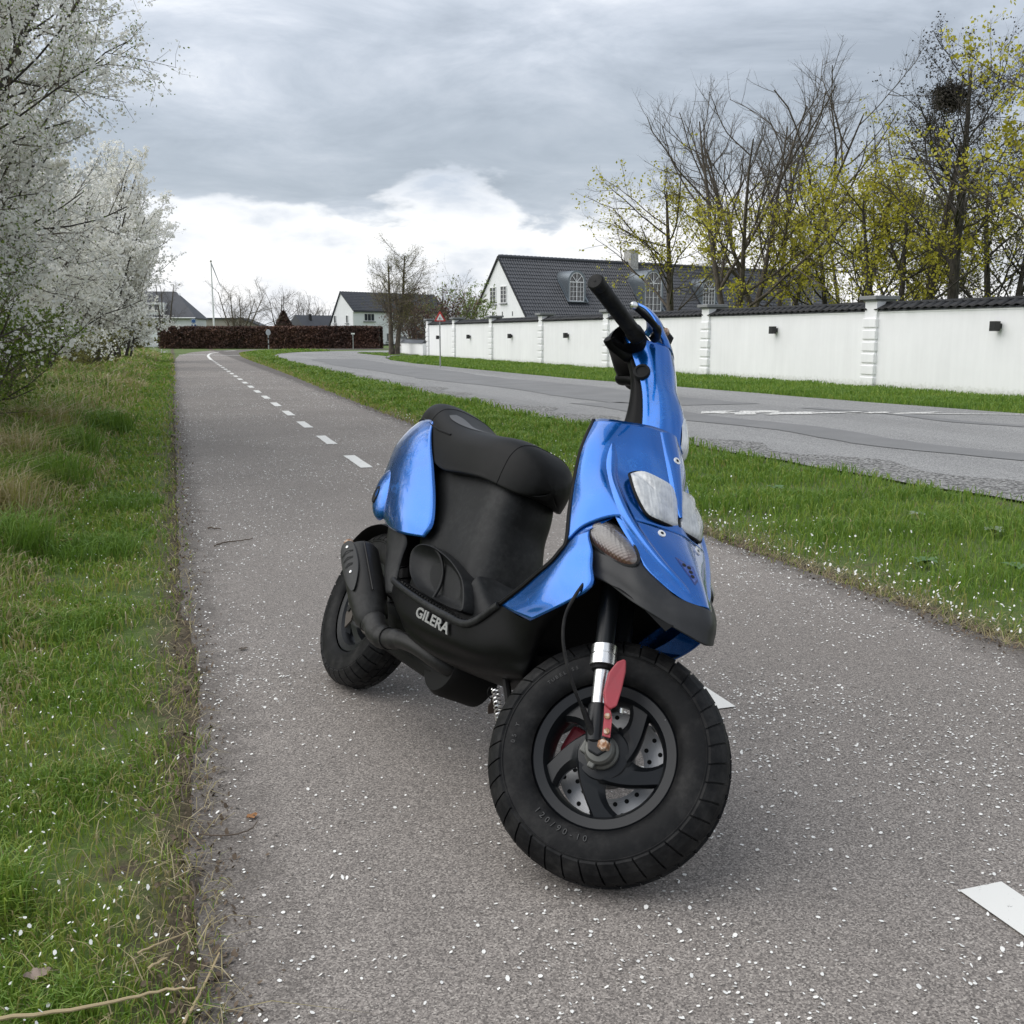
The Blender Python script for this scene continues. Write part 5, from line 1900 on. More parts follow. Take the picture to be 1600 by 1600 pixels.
bush('leafy_bush', 'low fresh green bush under the blackthorn at the left frame edge', 'bush', -2.15, 10.6, 1.55, 1.15, 24000, M_LEAFG, .036, 301)
bush('leafy_bush', 'rounded yellow green bush at the end of the blackthorn row before the brown hedge', 'bush', -2.6, 62, 2.0, 2.6, 7000, M_LEAFO, .14, 302)
bush('bramble_bush', 'bare brown bramble tangle under the white blackthorns beside the tall grass', 'bush', -2.5, 15.5, 1.2, 1.6, 1200, M_LEAFO, .03, 303, M_BARKT, 9)
bush('leafy_bush', 'small green bush behind the dry grass midway along the blackthorn row', 'bush', -2.7, 30, 1.3, 1.4, 3500, M_LEAFO, .08, 304)

# ---- trees behind the white wall
def maple(seed, H, r, stems=1, spread=1.0, nb=12, ns=10, nt=7, start=.22, up=.05, ang=46, wob=.10, ratio=.62):
    rg = np.random.default_rng(seed)
    if stems == 1:
        P0, D0 = [(0, 0, -.1)], [(rg.normal(0, .03), rg.normal(0, .03), 1)]
    else:
        a = rg.uniform(0, 6.28) + 2 * np.pi * np.arange(stems) / stems
        P0 = np.stack([.12 * np.cos(a), .12 * np.sin(a), np.full(stems, -.1)], 1)
        t = rg.uniform(.10, .34, stems) * spread
        D0 = np.stack([np.cos(a) * t, np.sin(a) * t, np.ones(stems)], 1)
    L0 = H * rg.uniform(.88, 1.0, len(P0))
    lv = [(nb, start, .97, ang, 9, ratio * spread, .0100, 7, wob, up, .85), (ns, .12, 1, 42, 14, .46, .0090, 5, wob * 1.3, up, .7), (nt if stems > 1 else nt + 2, .12, 1, 40, 16, .44, .0085, 3, .12, up * .7, .6)]
    lv2 = lv + [(4 if stems > 1 else 5, .15, 1, 40, 18, .5, .007, 1, .12, .02, .5)]
    return skeleton(seed, P0, D0, L0, np.full(len(P0), r), lv2, 9, .035, .03, .18)


SD = (9, 6, 4, 3, 3)
# column in the picture, distance, height, trunk radius ...
TR = [
    ('bare_tree', 'many limbed bare tree with sparse yellow buds, nearest the chimney of the tiled house', 1042, 40, 6.7, .19, dict(stems=1, nb=16, start=.24, ang=54, ratio=.66, wob=.12), M_BARK, 900, .10),
    ('bare_tree', 'tall broad bare tree with upswept twigs behind the wall pier nearest the scooter', 1152, 36, 8.4, .13, dict(stems=3, spread=1.15, nb=13, start=.18, ang=42, ratio=.50, up=.07), M_BARK, 4200, .10),
    ('bare_tree', 'tall bare tree just right of the broad one, its twigs fanning out against the cloud', 1212, 42, 9.8, .13, dict(stems=3, spread=1.2, nb=13, start=.25, ang=40, ratio=.50, up=.08), M_BARK, 3000, .11),
    ('maple_tree', 'yellow leaved young maple between the bare trees and the nest tree', 1305, 38, 5.9, .13, dict(stems=2, spread=1.2, nb=12, start=.12, ang=55, ratio=.62), M_BARKD, 2900, .10),
    ('maple_tree', 'golden green maple low over the wall left of the tall wall pier', 1390, 32, 5.2, .13, dict(stems=2, spread=1.2, nb=12, start=.12, ang=58, ratio=.62), M_BARKD, 2500, .09),
    ('bare_tree', 'dark trunked tree leaning beside the tall pier with orange yellow leaves low down', 1436, 33, 7.4, .22, dict(stems=1, nb=14, start=.22, ang=50, ratio=.60, wob=.10), M_BARK, 1600, .10),
    ('bare_tree', 'tall dark tree that carries the bird nest, straight grey trunk', 1484, 31, 8.6, .19, dict(stems=1, nb=22, start=.34, ang=56, ratio=.47, wob=.13), M_BARKD, 2600, .06),
    ('maple_tree', 'bright lime leaved tree cut by the right frame edge', 1700, 26, 7.4, .14, dict(stems=2, nb=12, start=.25, ang=50, ratio=.62), M_BARK, 4200, .10),
    ('maple_tree', 'dense olive twigged tree behind the wall at the right edge, below the lime one', 1560, 37, 6.3, .14, dict(stems=3, spread=1.3, nb=12, start=.10, ang=55, ratio=.62), M_BARKD, 2600, .09),
    ('bare_tree', 'thin bare tree behind the yellow maples, straight upright stem', 1330, 50, 7.6, .12, dict(stems=2, spread=.6, nb=12, start=.2, ang=35, ratio=.42, up=.08), M_BARKD, 600, .10),
    ('bare_tree', 'twiggy background tree filling the gap between the two dark trunks', 1462, 52, 8.2, .14, dict(stems=3, spread=.9, nb=12, start=.15, ang=45, ratio=.5), M_BARKD, 1800, .12)]
for i, (nm, lb, u, dist, H, r, kw, bk, nl, ls) in enumerate(TR):
    lv_, rg_ = maple(500 + i, H, r, **kw)
    C = tips(lv_, nl, rg_, 2, .09)
    if i in (1, 2):
        C = C[(C[:, 2] < H * .62)]
    if i in (5, 6):
        C = C[(C[:, 2] < H * 1.2)] if i == 6 else C[(C[:, 2] < H * .6)]
    if i in (8, 10):
        lm = M_LEAFO
    elif i == 6:
        lm = M_SEED
    else:
        lm = M_LEAFY if i != 7 else M_LEAFY
    C = np.concatenate([C, C + rg_.normal(0, .07, C.shape), C + rg_.normal(0, .07, C.shape)])
    p = at_px(u, dist)
    make_tree(nm, lb, 'tree', (p.x, p.y, -.02), lv_, rg_, bk, bk, SD, [('leaves', lm, C, np.full(len(C), ls), .7)], 'trees behind the white wall')
# pale birch stems among the maples
for i, (u, d, H) in enumerate(((1253, 48, 8.5), (1266, 52, 8.0), (1240, 55, 7.0))):
    lv_, rg_ = maple(700 + i, H, .055, stems=1, nb=10, ns=6, nt=5, start=.35, ang=40, ratio=.3)
    p = at_px(u, d)
    make_tree('birch_tree', ['slim white birch stem behind the yellow maples, nearest of three', 'slim white birch stem just right of the nearest birch', 'smallest white birch stem, left of the other two'][i], 'tree', (p.x, p.y, 0), lv_, rg_, M_BIRCH, M_BARKT, (6, 4, 3, 3, 3), None, 'birches behind the wall')
# nest
p = at_px(1458, 31)
nest = thing('bird_nest', 'dark round bird nest high in the tall dark tree', 'nest', (p.x, p.y, 1.05 + (523 - 168) / 1600 * 28.2))
rg_ = np.random.default_rng(77)
n = 900
a, b = rg_.uniform(0, 6.28, n), rg_.uniform(0, 6.28, n)
P0 = np.stack([np.cos(a) * (.30 + .10 * np.cos(b)), np.sin(a) * (.30 + .10 * np.cos(b)), .22 * np.sin(b) - .05 * np.abs(np.cos(a))], 1) * rg_.uniform(.5, 1.05, (n, 1))
D0 = np.stack([-np.sin(a), np.cos(a), rg_.normal(0, .5, n)], 1) + rg_.normal(0, .5, (n, 3))
PP = poly_grow(P0, D0, np.full(n, .34), 3, .3, 0, rg_)
v, f = tubes_np(PP, np.full((n, 4), .009), 3)
mesh_np('nest_twigs', v, f, M_BARKD, nest)
# bushes behind the far end of the wall
for i, (u, d, H, W_, n, m, s, lb) in enumerate([
        (672, 58, 3.2, 1.8, 2500, M_BROWNL, .12, 'reddish brown shrub behind the warning sign and the far end of the wall'),
        (700, 60, 3.6, 1.6, 1200, M_LEAFO, .10, 'olive brown twiggy shrub behind the wall just left of the tiled house'),
        (728, 62, 3.4, 1.7, 4500, M_LEAFG, .12, 'green shrub touching the gable of the tiled house'),
        (655, 62, 2.8, 1.4, 2500, M_BROWNL, .12, 'dark brown shrub above the low wall beside the corner tree')]):
    p = at_px(u, d)
    bush('garden_shrub', lb, 'shrub', p.x, p.y, H, W_, n, m, s, 800 + i, M_BARK)
for i, (u, d, H, lb) in enumerate([(682, 72, 5.0, 'slender bare tree behind the warning sign'), (745, 95, 6.3, 'faint bare tree behind the gable of the tiled house')]):
    lv_, rg_ = maple(820 + i, H, .07, stems=2, nb=10, ns=7, nt=5, start=.25, ang=40, ratio=.5)
    p = at_px(u, d)
    make_tree('bare_tree', lb, 'tree', (p.x, p.y, 0), lv_, rg_, M_BARK, M_BARK, (6, 4, 3, 3, 3))
# two stemmed tree on the corner island
p = gpx(616, 555)
lv_, rg_ = maple(840, 5.2, .15, stems=2, spread=.22, nb=28, ns=11, nt=9, start=.20, ang=60, ratio=2.1, up=.05, wob=.11)
C = tips(lv_, 6000, rg_, 2, .06)
make_tree('corner_tree', 'round crowned bare tree with two grey stems on the corner before the white house', 'tree', (p.x, p.y, -.02), lv_, rg_, M_BARK, M_BARKT, SD, [('buds', M_LEAFO, C, np.full(len(C), .055), .6)])
# bare trees beyond the hedge
for i, (u, d, H, kw, lb, bk) in enumerate([
        (373, 96, 5.6, dict(stems=5, spread=2.0, nb=12, start=.12, ang=48, ratio=.28), 'wide round crowned bare tree behind the hedge next to the flagpole', M_BARKT),
        (440, 110, 5.2, dict(stems=3, spread=1.4, nb=10, start=.15, ang=50, ratio=.5), 'light grey bare tree behind the hedge right of the round crowned one', M_BARK),
        (478, 115, 5.0, dict(stems=3, spread=1.4, nb=10, start=.15, ang=50, ratio=.5), 'bare tree behind the hedge between the conifer and the white gable', M_BARK),
        (500, 130, 4.5, dict(stems=3, spread=1.4, nb=9, start=.15, ang=50, ratio=.5), 'faint low bare tree beside the dark roof left of the white gable', M_BARK),
        (256, 88, 5.4, dict(stems=3, spread=.8, nb=10, start=.2, ang=45, ratio=.4), 'fine twigged grey tree rising behind the end of the blackthorn row', M_BARK)]):
    lv_, rg_ = maple(860 + i, H, .12, **kw)
    p = at_px(u, d)
    make_tree('bare_tree', lb, 'tree', (p.x, p.y, 0), lv_, rg_, bk, bk, (6, 4, 3, 3, 3), None, 'bare trees beyond the hedge')
# small brown conifer just over the hedge
p = at_px(444, 100)
cone = thing('brown_conifer', 'small pointed brown conifer just over the hedge', 'tree', (p.x, p.y, 0))
rg_ = np.random.default_rng(33)
n = 3500
z = rg_.random(n)
a = rg_.uniform(0, 6.28, n)
rad = (1 - z) * 1.6 * (.75 + .3 * rg_.random(n)) + .05
v, f = leaf_quads(np.stack([rad * np.cos(a), rad * np.sin(a), .3 + z * 2.9], 1), np.full(n, .35), rg_, .5)
mesh_np('needles', v, f, M_BROWNL, cone, attr=np.repeat(rg_.random(n) * .6, 4))
MB().tube([(0, 0, 0), (0, 0, 3)], [.12, .02], 8).build('trunk', M_BARKD, cone, True)

# ---- clipped brown beech hedge
h0, h1 = at_px(247, 84.5), at_px(592, 80.0)
hd = (h1 - h0)
hl = hd.length
hedge = thing('beech_hedge', 'long clipped hedge of brown beech leaves across the end of the road', 'hedge', tuple(h0), math.atan2(hd.y, hd.x))
rg_ = np.random.default_rng(55)
n = 52000
H_, D_ = 1.62, 1.2
face_ = rg_.random(n)
X = rg_.random(n) * hl
Yv = np.where(face_ < .72, 0, np.where(face_ < .95, rg_.random(n) * D_, D_))
Zv = np.where(face_ < .72, rg_.random(n) * H_, np.where(face_ < .95, H_, rg_.random(n) * H_))
en = face_ > .97
X = np.where(en, hl, X)
wob = .10 * patch_noise(X, Zv * 2, 2.2, 71) + .06 * patch_noise(X, Zv * 2, 7, 72)
C = np.stack([X + rg_.normal(0, .04, n), Yv - wob + rg_.normal(0, .06, n), np.maximum(.03, Zv + .4 * wob + rg_.normal(0, .035, n))], 1)
v, f = leaf_quads(C, np.full(n, .15), rg_, .65)
tn_ = .40 + .22 * patch_noise(X, Zv, 1.6, 73) + .20 * rg_.normal(size=n) + np.where(np.abs(X - 10) < 2.2, .25 * np.exp(-((X - 10) / 1.5) ** 2), 0)
kind(mesh_np('hedge_leaves', v, f, M_BROWNL, hedge, attr=np.repeat(np.clip(tn_, 0, 1), 4)), 'stuff')
MB().box((.1, .14, 0), (hl - .1, D_ - .12, H_ - .12)).build('hedge_core', M_BARKD, hedge)
# ------------------------------------------------------------------ walls and buildings
def _plaster(base, lo=.04):
    def f(t, p):
        g, x, y, z = geo_xyz(t)
        a = t.noise(g, .8, 5, .6)
        b = t.noise(g, 14, 5, .7)
        st = t.node('ShaderNodeMapping', ins={0: g})
        st.inputs['Scale'].default_value = (3, 3, .25)
        c = t.noise(st, 2.0, 5, .65)
        v = t.math('ADD', .80, t.math('MULTIPLY', t.math('ADD', t.math('MULTIPLY', a, .5), t.math('MULTIPLY', c, .5)), .34))
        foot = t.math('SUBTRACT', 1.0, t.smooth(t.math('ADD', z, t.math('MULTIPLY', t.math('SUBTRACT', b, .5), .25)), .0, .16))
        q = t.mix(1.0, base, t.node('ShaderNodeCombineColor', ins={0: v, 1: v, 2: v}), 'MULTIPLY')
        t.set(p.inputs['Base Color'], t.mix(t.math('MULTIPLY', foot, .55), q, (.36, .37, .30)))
        bump(t, p, b, .12, .01)
    return f


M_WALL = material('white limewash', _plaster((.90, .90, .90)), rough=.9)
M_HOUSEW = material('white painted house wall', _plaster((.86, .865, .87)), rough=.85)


def _tile(t, p):
    tcn = t.node('ShaderNodeTexCoord').outputs['Object']
    d = t.noise(tcn, 1.3, 5, .6)
    e = t.noise(tcn, 30, 4, .6)
    t.set(p.inputs['Base Color'], t.mix(t.math('ADD', t.math('MULTIPLY', d, .6), t.math('MULTIPLY', e, .4)), (.022, .024, .029), (.085, .090, .104)))


M_TILE = material('black glazed roof tile', _tile, rough=.32)
M_COPE = material('black coping tile', _plastic((.010, .010, .011), .42, .25), rough=.5, Specular_IOR_Level=.25)
M_SLATE = material('dark roof covering', _tile, rough=.6)
M_ZINC = material('grey zinc sheet', base=(.17, .195, .215), rough=.42, metal=.55)
M_FRAME = material('white window frame', base=(.80, .80, .79), rough=.5)
M_GLASS = material('dark window glass', base=(.035, .04, .045), rough=.06, Specular_IOR_Level=.8)
M_STONE = material('pier cap stone', base=(.23, .235, .24), rough=.8)
M_LAMP = material('black lamp metal', base=(.012, .012, .013), rough=.45)


def _brick(t, p):
    tcn = t.node('ShaderNodeTexCoord').outputs['Object']
    d = t.noise(tcn, 9, 6, .75)
    t.set(p.inputs['Base Color'], t.ramp(d, [(.35, (.16, .15, .14)), (.52, (.44, .43, .40)), (.7, (.60, .59, .56))]))


M_CHIM = material('weathered chimney masonry', _brick, rough=.9)
M_POST = material('galvanised post', base=(.36, .37, .37), rough=.5, metal=.5)
M_SIGNR = material('red sign paint', base=(.52, .035, .03), rough=.45)
M_SIGNW = material('white sign paint', base=(.80, .80, .79), rough=.45)
M_SIGNB = material('blue sign paint', base=(.035, .11, .30), rough=.45)
M_SIGNG = material('green sign paint', base=(.05, .26, .06), rough=.45)
M_SIGNGY = material('grey sign back', base=(.42, .44, .46), rough=.5)
M_BLK = material('black sign print', base=(.015, .015, .015), rough=.5)

# ---- boundary wall
wa, wb = Vector((13.93, 8.0, 0)), Vector((11.98, 51.3, 0))
wdir = (wb - wa).normalized()
wnorm = Vector((-wdir.y, wdir.x, 0))          # faces the road
WL = (wb - wa).length
wall = thing('boundary_wall', 'long white rendered garden wall with black tile coping and rusticated piers', 'wall', tuple(wa), math.atan2(wdir.y, wdir.x))
WH = 1.51


def wall_s(u):
    """distance along the wall where picture column u meets it"""
    d = hdir(u)
    # solve wa + wdir*s = k*d (plan)
    den = wdir.x * d.y - wdir.y * d.x
    return (-wa.x * d.y + wa.y * d.x) / den


piers = [-3.5 + 6.0, ] + [wall_s(u) for u in (1362, 1104, 948, 846, 768, 710, 669)]
piers = sorted(piers)
# local frame: x along the wall (away), y towards the road (+), z up
for i in range(len(piers) - 1):
    a, b = piers[i] + .15, piers[i + 1] - .15
    pn = MB().box((a, -.30, -.05), (b, 0, WH)).build('wall_panel', M_WALL, wall)
    MB().box((a, .0, WH - .030), (b, .012, WH)).build('panel_band', M_WALL, pn)
    MB().box((a, -.33, WH), (b, .03, WH + .03)).prism([(a, -.16, WH + .115), (a, .03, WH + .03), (a, -.35, WH + .03)], (b - a, 0, 0)).build('coping_bed', M_SLATE, pn)
# one curved tile, shared by the whole coping
TW = .212
tv, tf = [], []
for j in range(2):
    for k in range(7):
        x = (k / 6 - .5) * TW * 1.12
        z = .022 * math.sin((k / 6) * 2 * math.pi * .92 - .6) + (.012 if k > 4 else 0)
        yy, zz = ((.075, WH + .035) if j == 0 else (-.185, WH + .150))
        tv.append((x, yy, zz + z))
for k in range(6):
    tf.append((k, k + 1, 7 + k + 1, 7 + k))
tile_me = None
pos = []
for i in range(len(piers) - 1):
    a, b = piers[i] + .13, piers[i + 1] - .13
    n = int((b - a) / TW)
    pos += [a + (b - a) * (k + .5) / n for k in range(n)]
rr_ = random.Random(4)
tile0 = None
for k, x in enumerate(pos[:240]):
    if tile0 is None:
        tile0 = MB().add(tv, tf).build('coping_tile', M_COPE, wall, True, solid=.014)
        o = tile0
    else:
        o = tile0.copy()
        col.objects.link(o)
        o.parent = wall
    o.location = (x + rr_.gauss(0, .004), rr_.gauss(0, .006), rr_.gauss(0, .003))
    o.rotation_euler = (0, 0, rr_.gauss(0, .012))
MBr = MB()
for i in range(len(piers) - 1):
    MBr.tube([(piers[i] + .13, -.19, WH + .155), (piers[i + 1] - .13, -.19, WH + .155)], .042, 8)
MBr.build('coping_ridge', M_COPE, wall, True)
for i, s in enumerate(piers):
    pr_ = MB().box((s - .175, -.36, -.05), (s + .175, .055, WH + .20)).build('pier', M_WALL, wall)
    nb = 6
    for k in range(nb):
        z0 = .02 + k * (WH - .10) / nb
        MB().box((s - .195, -.37, z0), (s + .195, .085, z0 + (WH - .10) / nb - .055)).build('pier_block', M_WALL, pr_, bevel=.012)
    MB().box((s - .20, -.40, WH + .20), (s + .20, .10, WH + .235)).box((s - .25, -.45, WH + .235), (s + .25, .16, WH + .31)).build('pier_cap', M_STONE, pr_, bevel=.01)
# drain cover stone at the foot of the second pier
# wall lamps
lamp_lb = ['black box lamp on the wall panel nearest the camera, right frame edge', 'black box lamp on the second wall panel, right of the scooter neck',
           'black box lamp on the wall just left of the handlebar grip', 'black box lamp on the wall under the left corner of the tiled roof',
           'black box lamp on the wall under the gable of the tiled house', 'farthest black wall lamp, half hidden by the warning sign post']
for u, v, lb in zip((1561, 1213, 888, 800, 735, 687), (510, 516, 524, 525, 526, 527), lamp_lb):
    s = wall_s(u)
    p = wa + wdir * s
    dist = (p - Vector((0, 0, 0))).dot(Vector((fwd.x, fwd.y, 0)).normalized())
    lt = thing('wall_lamp', lb, 'lamp', (p.x, p.y, 1.05 - (v - 523) / 1600 * dist * 1.0), math.atan2(wdir.y, wdir.x), 'black lamps along the white wall')
    MB().box((-.05, 0, -.045), (.05, .05, .045)).build('lamp_bracket', M_LAMP, lt)
    MB().box((-.065, .05, -.085), (.065, .17, .085)).build('lamp_body', M_LAMP, lt, bevel=.004)

# ---- low wall round the corner
lw = thing('low_wall', 'low white wall with a black tile top between the corner tree and the tall wall', 'wall', tuple(gpx(632, 553)), 0)
e0 = Vector(lw.location)
e1 = wa + wdir * (piers[-1] + .1)
d_ = e1 - e0
lw.rotation_euler = (0, 0, math.atan2(d_.y, d_.x))
LLn = d_.length
MB().box((-1.0, -.25, -.05), (LLn, 0, .62)).build('wall_panel', M_WALL, lw)
MB().prism([(-1.0, -.30, .62), (-1.0, .06, .62), (-1.0, -.12, .80)], (LLn + 1.0, 0, 0)).build('coping', M_TILE, lw)
for k in range(int(LLn / .26)):
    MB().prism([(k * .26 + .2, -.04, .66), (k * .26 + .28, -.04, .66), (k * .26 + .28, -.14, .86), (k * .26 + .2, -.14, .86)], (0, -.015, .02)).build('coping_tile', M_TILE, lw) if k * .26 + .3 < LLn else None
pr_ = MB().box((-.22, -.45, -.05), (.26, .02, .86)).build('pier', M_WALL, lw)
for k in range(3):
    MB().box((-.25, -.48, .02 + k * .28), (.29, .06, .02 + k * .28 + .24)).build('pier_block', M_WALL, pr_, bevel=.01)
MB().box((-.29, -.52, .86), (.33, .10, .95)).build('pier_cap', M_STONE, pr_, bevel=.01)


# ---- generic gable house
def pane_window(parent, c, w, h, ax, nrm_, cols_, rows_, depth=.06, sill=True, nm='window'):
    """frame, panes; ax: direction along the wall, nrm_: outward"""
    ax, nrm_ = Vector(ax).normalized(), Vector(nrm_).normalized()
    up_ = Vector((0, 0, 1))
    Mx_ = Matrix(((ax.x, nrm_.x, up_.x, c[0]), (ax.y, nrm_.y, up_.y, c[1]), (ax.z, nrm_.z, up_.z, c[2]), (0, 0, 0, 1)))
    b = MB()
    t = .05 if w > .7 else .035
    b.box((-w / 2, 0, -h / 2), (-w / 2 + t, depth, h / 2), Mx_).box((w / 2 - t, 0, -h / 2), (w / 2, depth, h / 2), Mx_)
    b.box((-w / 2 + t, 0, -h / 2), (w / 2 - t, depth, -h / 2 + t), Mx_).box((-w / 2 + t, 0, h / 2 - t), (w / 2 - t, depth, h / 2), Mx_)
    for i in range(1, cols_):
        x = -w / 2 + w * i / cols_
        q = t * (1.0 if (cols_ % 2 == 0 and i == cols_ // 2) else .55)
        b.box((x - q / 2, 0, -h / 2 + t), (x + q / 2, depth * .9, h / 2 - t), Mx_)
    for j in range(1, rows_):
        z = -h / 2 + h * j / rows_
        b.box((-w / 2 + t, 0, z - t * .25), (w / 2 - t, depth * .8, z + t * .25), Mx_)
    fr = b.build(nm, M_FRAME, parent)
    MB().box((-w / 2 + .01, -.02, -h / 2 + .01), (w / 2 - .01, .012, h / 2 - .01), Mx_).build('pane', M_GLASS, fr)
    if sill:
        MB().box((-w / 2 - .08, 0, -h / 2 - .09), (w / 2 + .08, depth + .09, -h / 2 - .02), Mx_).build('sill', M_STONE, fr)
    return fr


def tiled_slope(name, parent, x0, x1, y_e, z_e, y_r, z_r, m, courses, pitch, amp=.03, step=.035, gap=.0):
    """pantiled slope: x along eaves; from eaves (y_e,z_e) to ridge (y_r,z_r)"""
    nx = int((x1 - x0) / pitch) * 4
    xs = np.linspace(x0, x1, nx + 1)
    ph = (xs - x0) / pitch * 2 * np.pi
    wv = amp * (np.sin(ph) + .35 * np.sin(2 * ph + .7))
    dy, dz = y_r - y_e, z_r - z_e
    L = math.hypot(dy, dz)
    ny, nz = -dz / L * (1 if dy > 0 else -1) * 1, abs(dy) / L
    ny = -dz / L if dy > 0 else dz / L
    V, F = [], []
    rows_ = []
    for c in range(courses):
        for t, lift in ((c / courses, step), ((c + 1) / courses, 0.0)):
            rows_.append((t, lift))
    for t, lift in rows_:
        o = lift + wv
        V.append(np.stack([xs, y_e + dy * t + ny * o, z_e + dz * t + nz * o], 1))
    V = np.concatenate(V)
    k = nx + 1
    for r in range(len(rows_) - 1):
        a = np.arange(nx) + r * k
        F.append(np.stack([a, a + 1, a + 1 + k, a + k], 1))
    o = mesh_np(name, V, F, m, parent, False)
    return kind(o, 'stuff')


def gable_shell(parent, L, Wd, He, Hr, m, over=.0):
    """x: 0..L along ridge, y: -Wd/2..Wd/2"""
    w = Wd / 2
    b = MB()
    b.prism([(0, -w, -.3), (0, w, -.3), (0, w, He), (0, 0, Hr), (0, -w, He)], (L, 0, 0))
    return b.build('wall', m, parent)


# ---- tiled manor house behind the wall
# ridge heading 72 degrees clockwise from +Y; gable end nearest the road corner
HD = 80.0
hh = R(90 - 72)
gp = at_px(779.5, HD)
Wd, Hr, He, LH = 6.7, 1.05 + (523 - 404) / 1600 * HD * .985, 1.05 + 31 / 1600 * HD * .985, 38.0
house = thing('tiled_house', 'long white house with a steep black pantile roof and arched zinc dormers behind the wall', 'house', (gp.x, gp.y, 0), hh)
gable_shell(house, LH, Wd, He - .05, Hr - .12, M_HOUSEW)
w = Wd / 2
roofm = tiled_slope('roof', house, -.06, LH + .2, -w - .25, He - .28, 0, Hr, M_TILE, 17, .23)
tiled_slope('roof', house, -.06, LH + .2, w + .25, He - .28, 0, Hr, M_TILE, 17, .4)
rt = MB()
for k in range(int(LH / .4)):
    rt.tube([(k * .4, 0, Hr + .02), (k * .4 + .41, 0, Hr + .035)], [.13, .15], 8)
rt.build('ridge_tiles', M_TILE, house, True)
for s in (-1, 1):
    MB().prism([(-.14, s * (w + .28), He - .36), (-.14, s * (w + .28), He - .24), (-.14, 0, Hr + .04), (-.14, 0, Hr - .12)], (.12, 0, 0)).build('barge_board', M_LAMP, house)
    MB().tube([(-.1, s * (w + .30), He - .28), (LH, s * (w + .30), He - .28)], .07, 8).build('gutter', M_ZINC, house, True)
MB().tube([(.35, -w - .30, He - .3), (.35, -w - .12, He - .6), (.35, -w - .08, He - .8), (.35, -w - .08, 0)], .045, 8).build('downpipe', M_ZINC, house, True)
MB().box((.0, -w - .03, He - .5), (LH, -w, He - .32)).build('eaves_cornice', M_FRAME, house)
gx = lambda px_: (px_ - 779.5) / 38.5 * w
for px_, v in ((771, 463), (787, 462)):
    zc = 1.05 + (523 - v) / 1600 * HD * .985
    pane_window(house, (-.005, -gx(px_) * 1.0, zc), .80, 1.28, (0, -1, 0), (-1, 0, 0), 2, 4, .05)
for px_ in (755.5, 770, 785, 800):
    zc = 1.05 + (523 - 491) / 1600 * HD * .985
    MB().box((-.03, -gx(px_) - .03, zc - .16), (-.005, -gx(px_) + .03, zc + .16)).build('wall_tie', M_LAMP, house)


def dormer(parent, xc, zb, ww, wh, big=1.0):
    """arched zinc dormer on the slope facing -y"""
    r = ww / 2
    yf = -w - .25 + (zb - .05 - (He - .28)) * (w + .25) / (Hr - He + .28) - .02
    yb = yf + 2.3
    ro = r + .16
    n = 14
    zs = zb + wh                         # springing of the arch
    prof = [(xc - ro, zb)] + [(xc - ro * math.cos(math.pi * k / n), zs + ro * math.sin(math.pi * k / n)) for k in range(n + 1)] + [(xc + ro, zb)]
    d = MB()
    m = len(prof)
    V = [(x, yf, z) for x, z in prof] + [(x, yb, z) for x, z in prof]
    F = [(i + 1, i, m + i, m + i + 1) for i in range(m - 1)]
    d.add(V, F)
    # front ring between hood and window
    pin = [(xc - r, zb)] + [(xc - r * math.cos(math.pi * k / n), zs + r * math.sin(math.pi * k / n)) for k in range(n + 1)] + [(xc + r, zb)]
    V = [(x, yf, z) for x, z in prof] + [(x, yf, z) for x, z in pin] + [(x, yf + .10, z) for x, z in pin]
    F = [(i, i + 1, m + i + 1, m + i) for i in range(m - 1)] + [(m + i, m + i + 1, 2 * m + i + 1, 2 * m + i) for i in range(m - 1)]
    d.add(V, F)
    dm = d.build('dormer', M_ZINC, parent, True, angle=30)
    dm.data.set_sharp_from_angle(angle=R(30))
    b = MB()
    t = .055
    y0, y1 = yf + .02, yf + .08
    b.box((xc - r, y0, zb), (xc - r + t, y1, zs)).box((xc + r - t, y0, zb), (xc + r, y1, zs)).box((xc - t / 2, y0 - .01, zb), (xc + t / 2, y1, zs + .001))
    b.box((xc - r, y0 - .012, zs - .04), (xc + r, y1 - .002, zs + .03)).box((xc - r, y0 - .012, zb), (xc + r, y1 - .002, zb + .07))
    for sx_ in (-1, 1):
        b.box((xc + sx_ * r / 2 - .014, y0, zb), (xc + sx_ * r / 2 + .014, y1 - .01, zs))
    for j in range(1, 4):
        z = zb + wh * j / 4
        b.box((xc - r, y0, z - .013), (xc + r, y1 - .012, z + .013))
    for k in range(n):
        a0, a1 = math.pi * k / n, math.pi * (k + 1) / n
        q = lambda rad, a: (xc - rad * math.cos(a), zs + rad * math.sin(a))
        P = [q(r, a0), q(r, a1), q(r - t, a1), q(r - t, a0)]
        b.prism([(x, y0, z) for x, z in P], (0, .06, 0))
    for a in (45, 90, 135):
        e_ = Vector((-math.cos(R(a)), 0, math.sin(R(a))))
        nn = Vector((e_.z, 0, -e_.x)) * .022
        o_ = Vector((xc, y0 - .005, zs))
        b.prism([o_ + nn, o_ - nn, o_ - nn + e_ * r, o_ + nn + e_ * r], (0, .05, 0))
    wn = b.build('dormer_window', M_FRAME, dm)
    MB().prism([(x, yf + .09, z) for x, z in pin], (0, .02, 0)).build('pane', M_GLASS, wn)
    MB().box((xc - ro - .12, yf - .22, zb - .06), (xc + ro + .12, yf + .05, zb)).build('dormer_apron', M_ZINC, dm)
    for sx_ in (-1, 1):
        yt = 2.05
        MB().prism([(xc + sx_ * (ro + .02), yf - .15, zb - .05), (xc + sx_ * (ro + .16), yf - .15, zb - .05), (xc + sx_ * (ro + .16), yf + 1.15, zb + 1.62), (xc + sx_ * (ro + .02), yf + 1.15, zb + 1.62)], (0, -.05, .03)).build('flashing', M_ZINC, dm)
    return dm


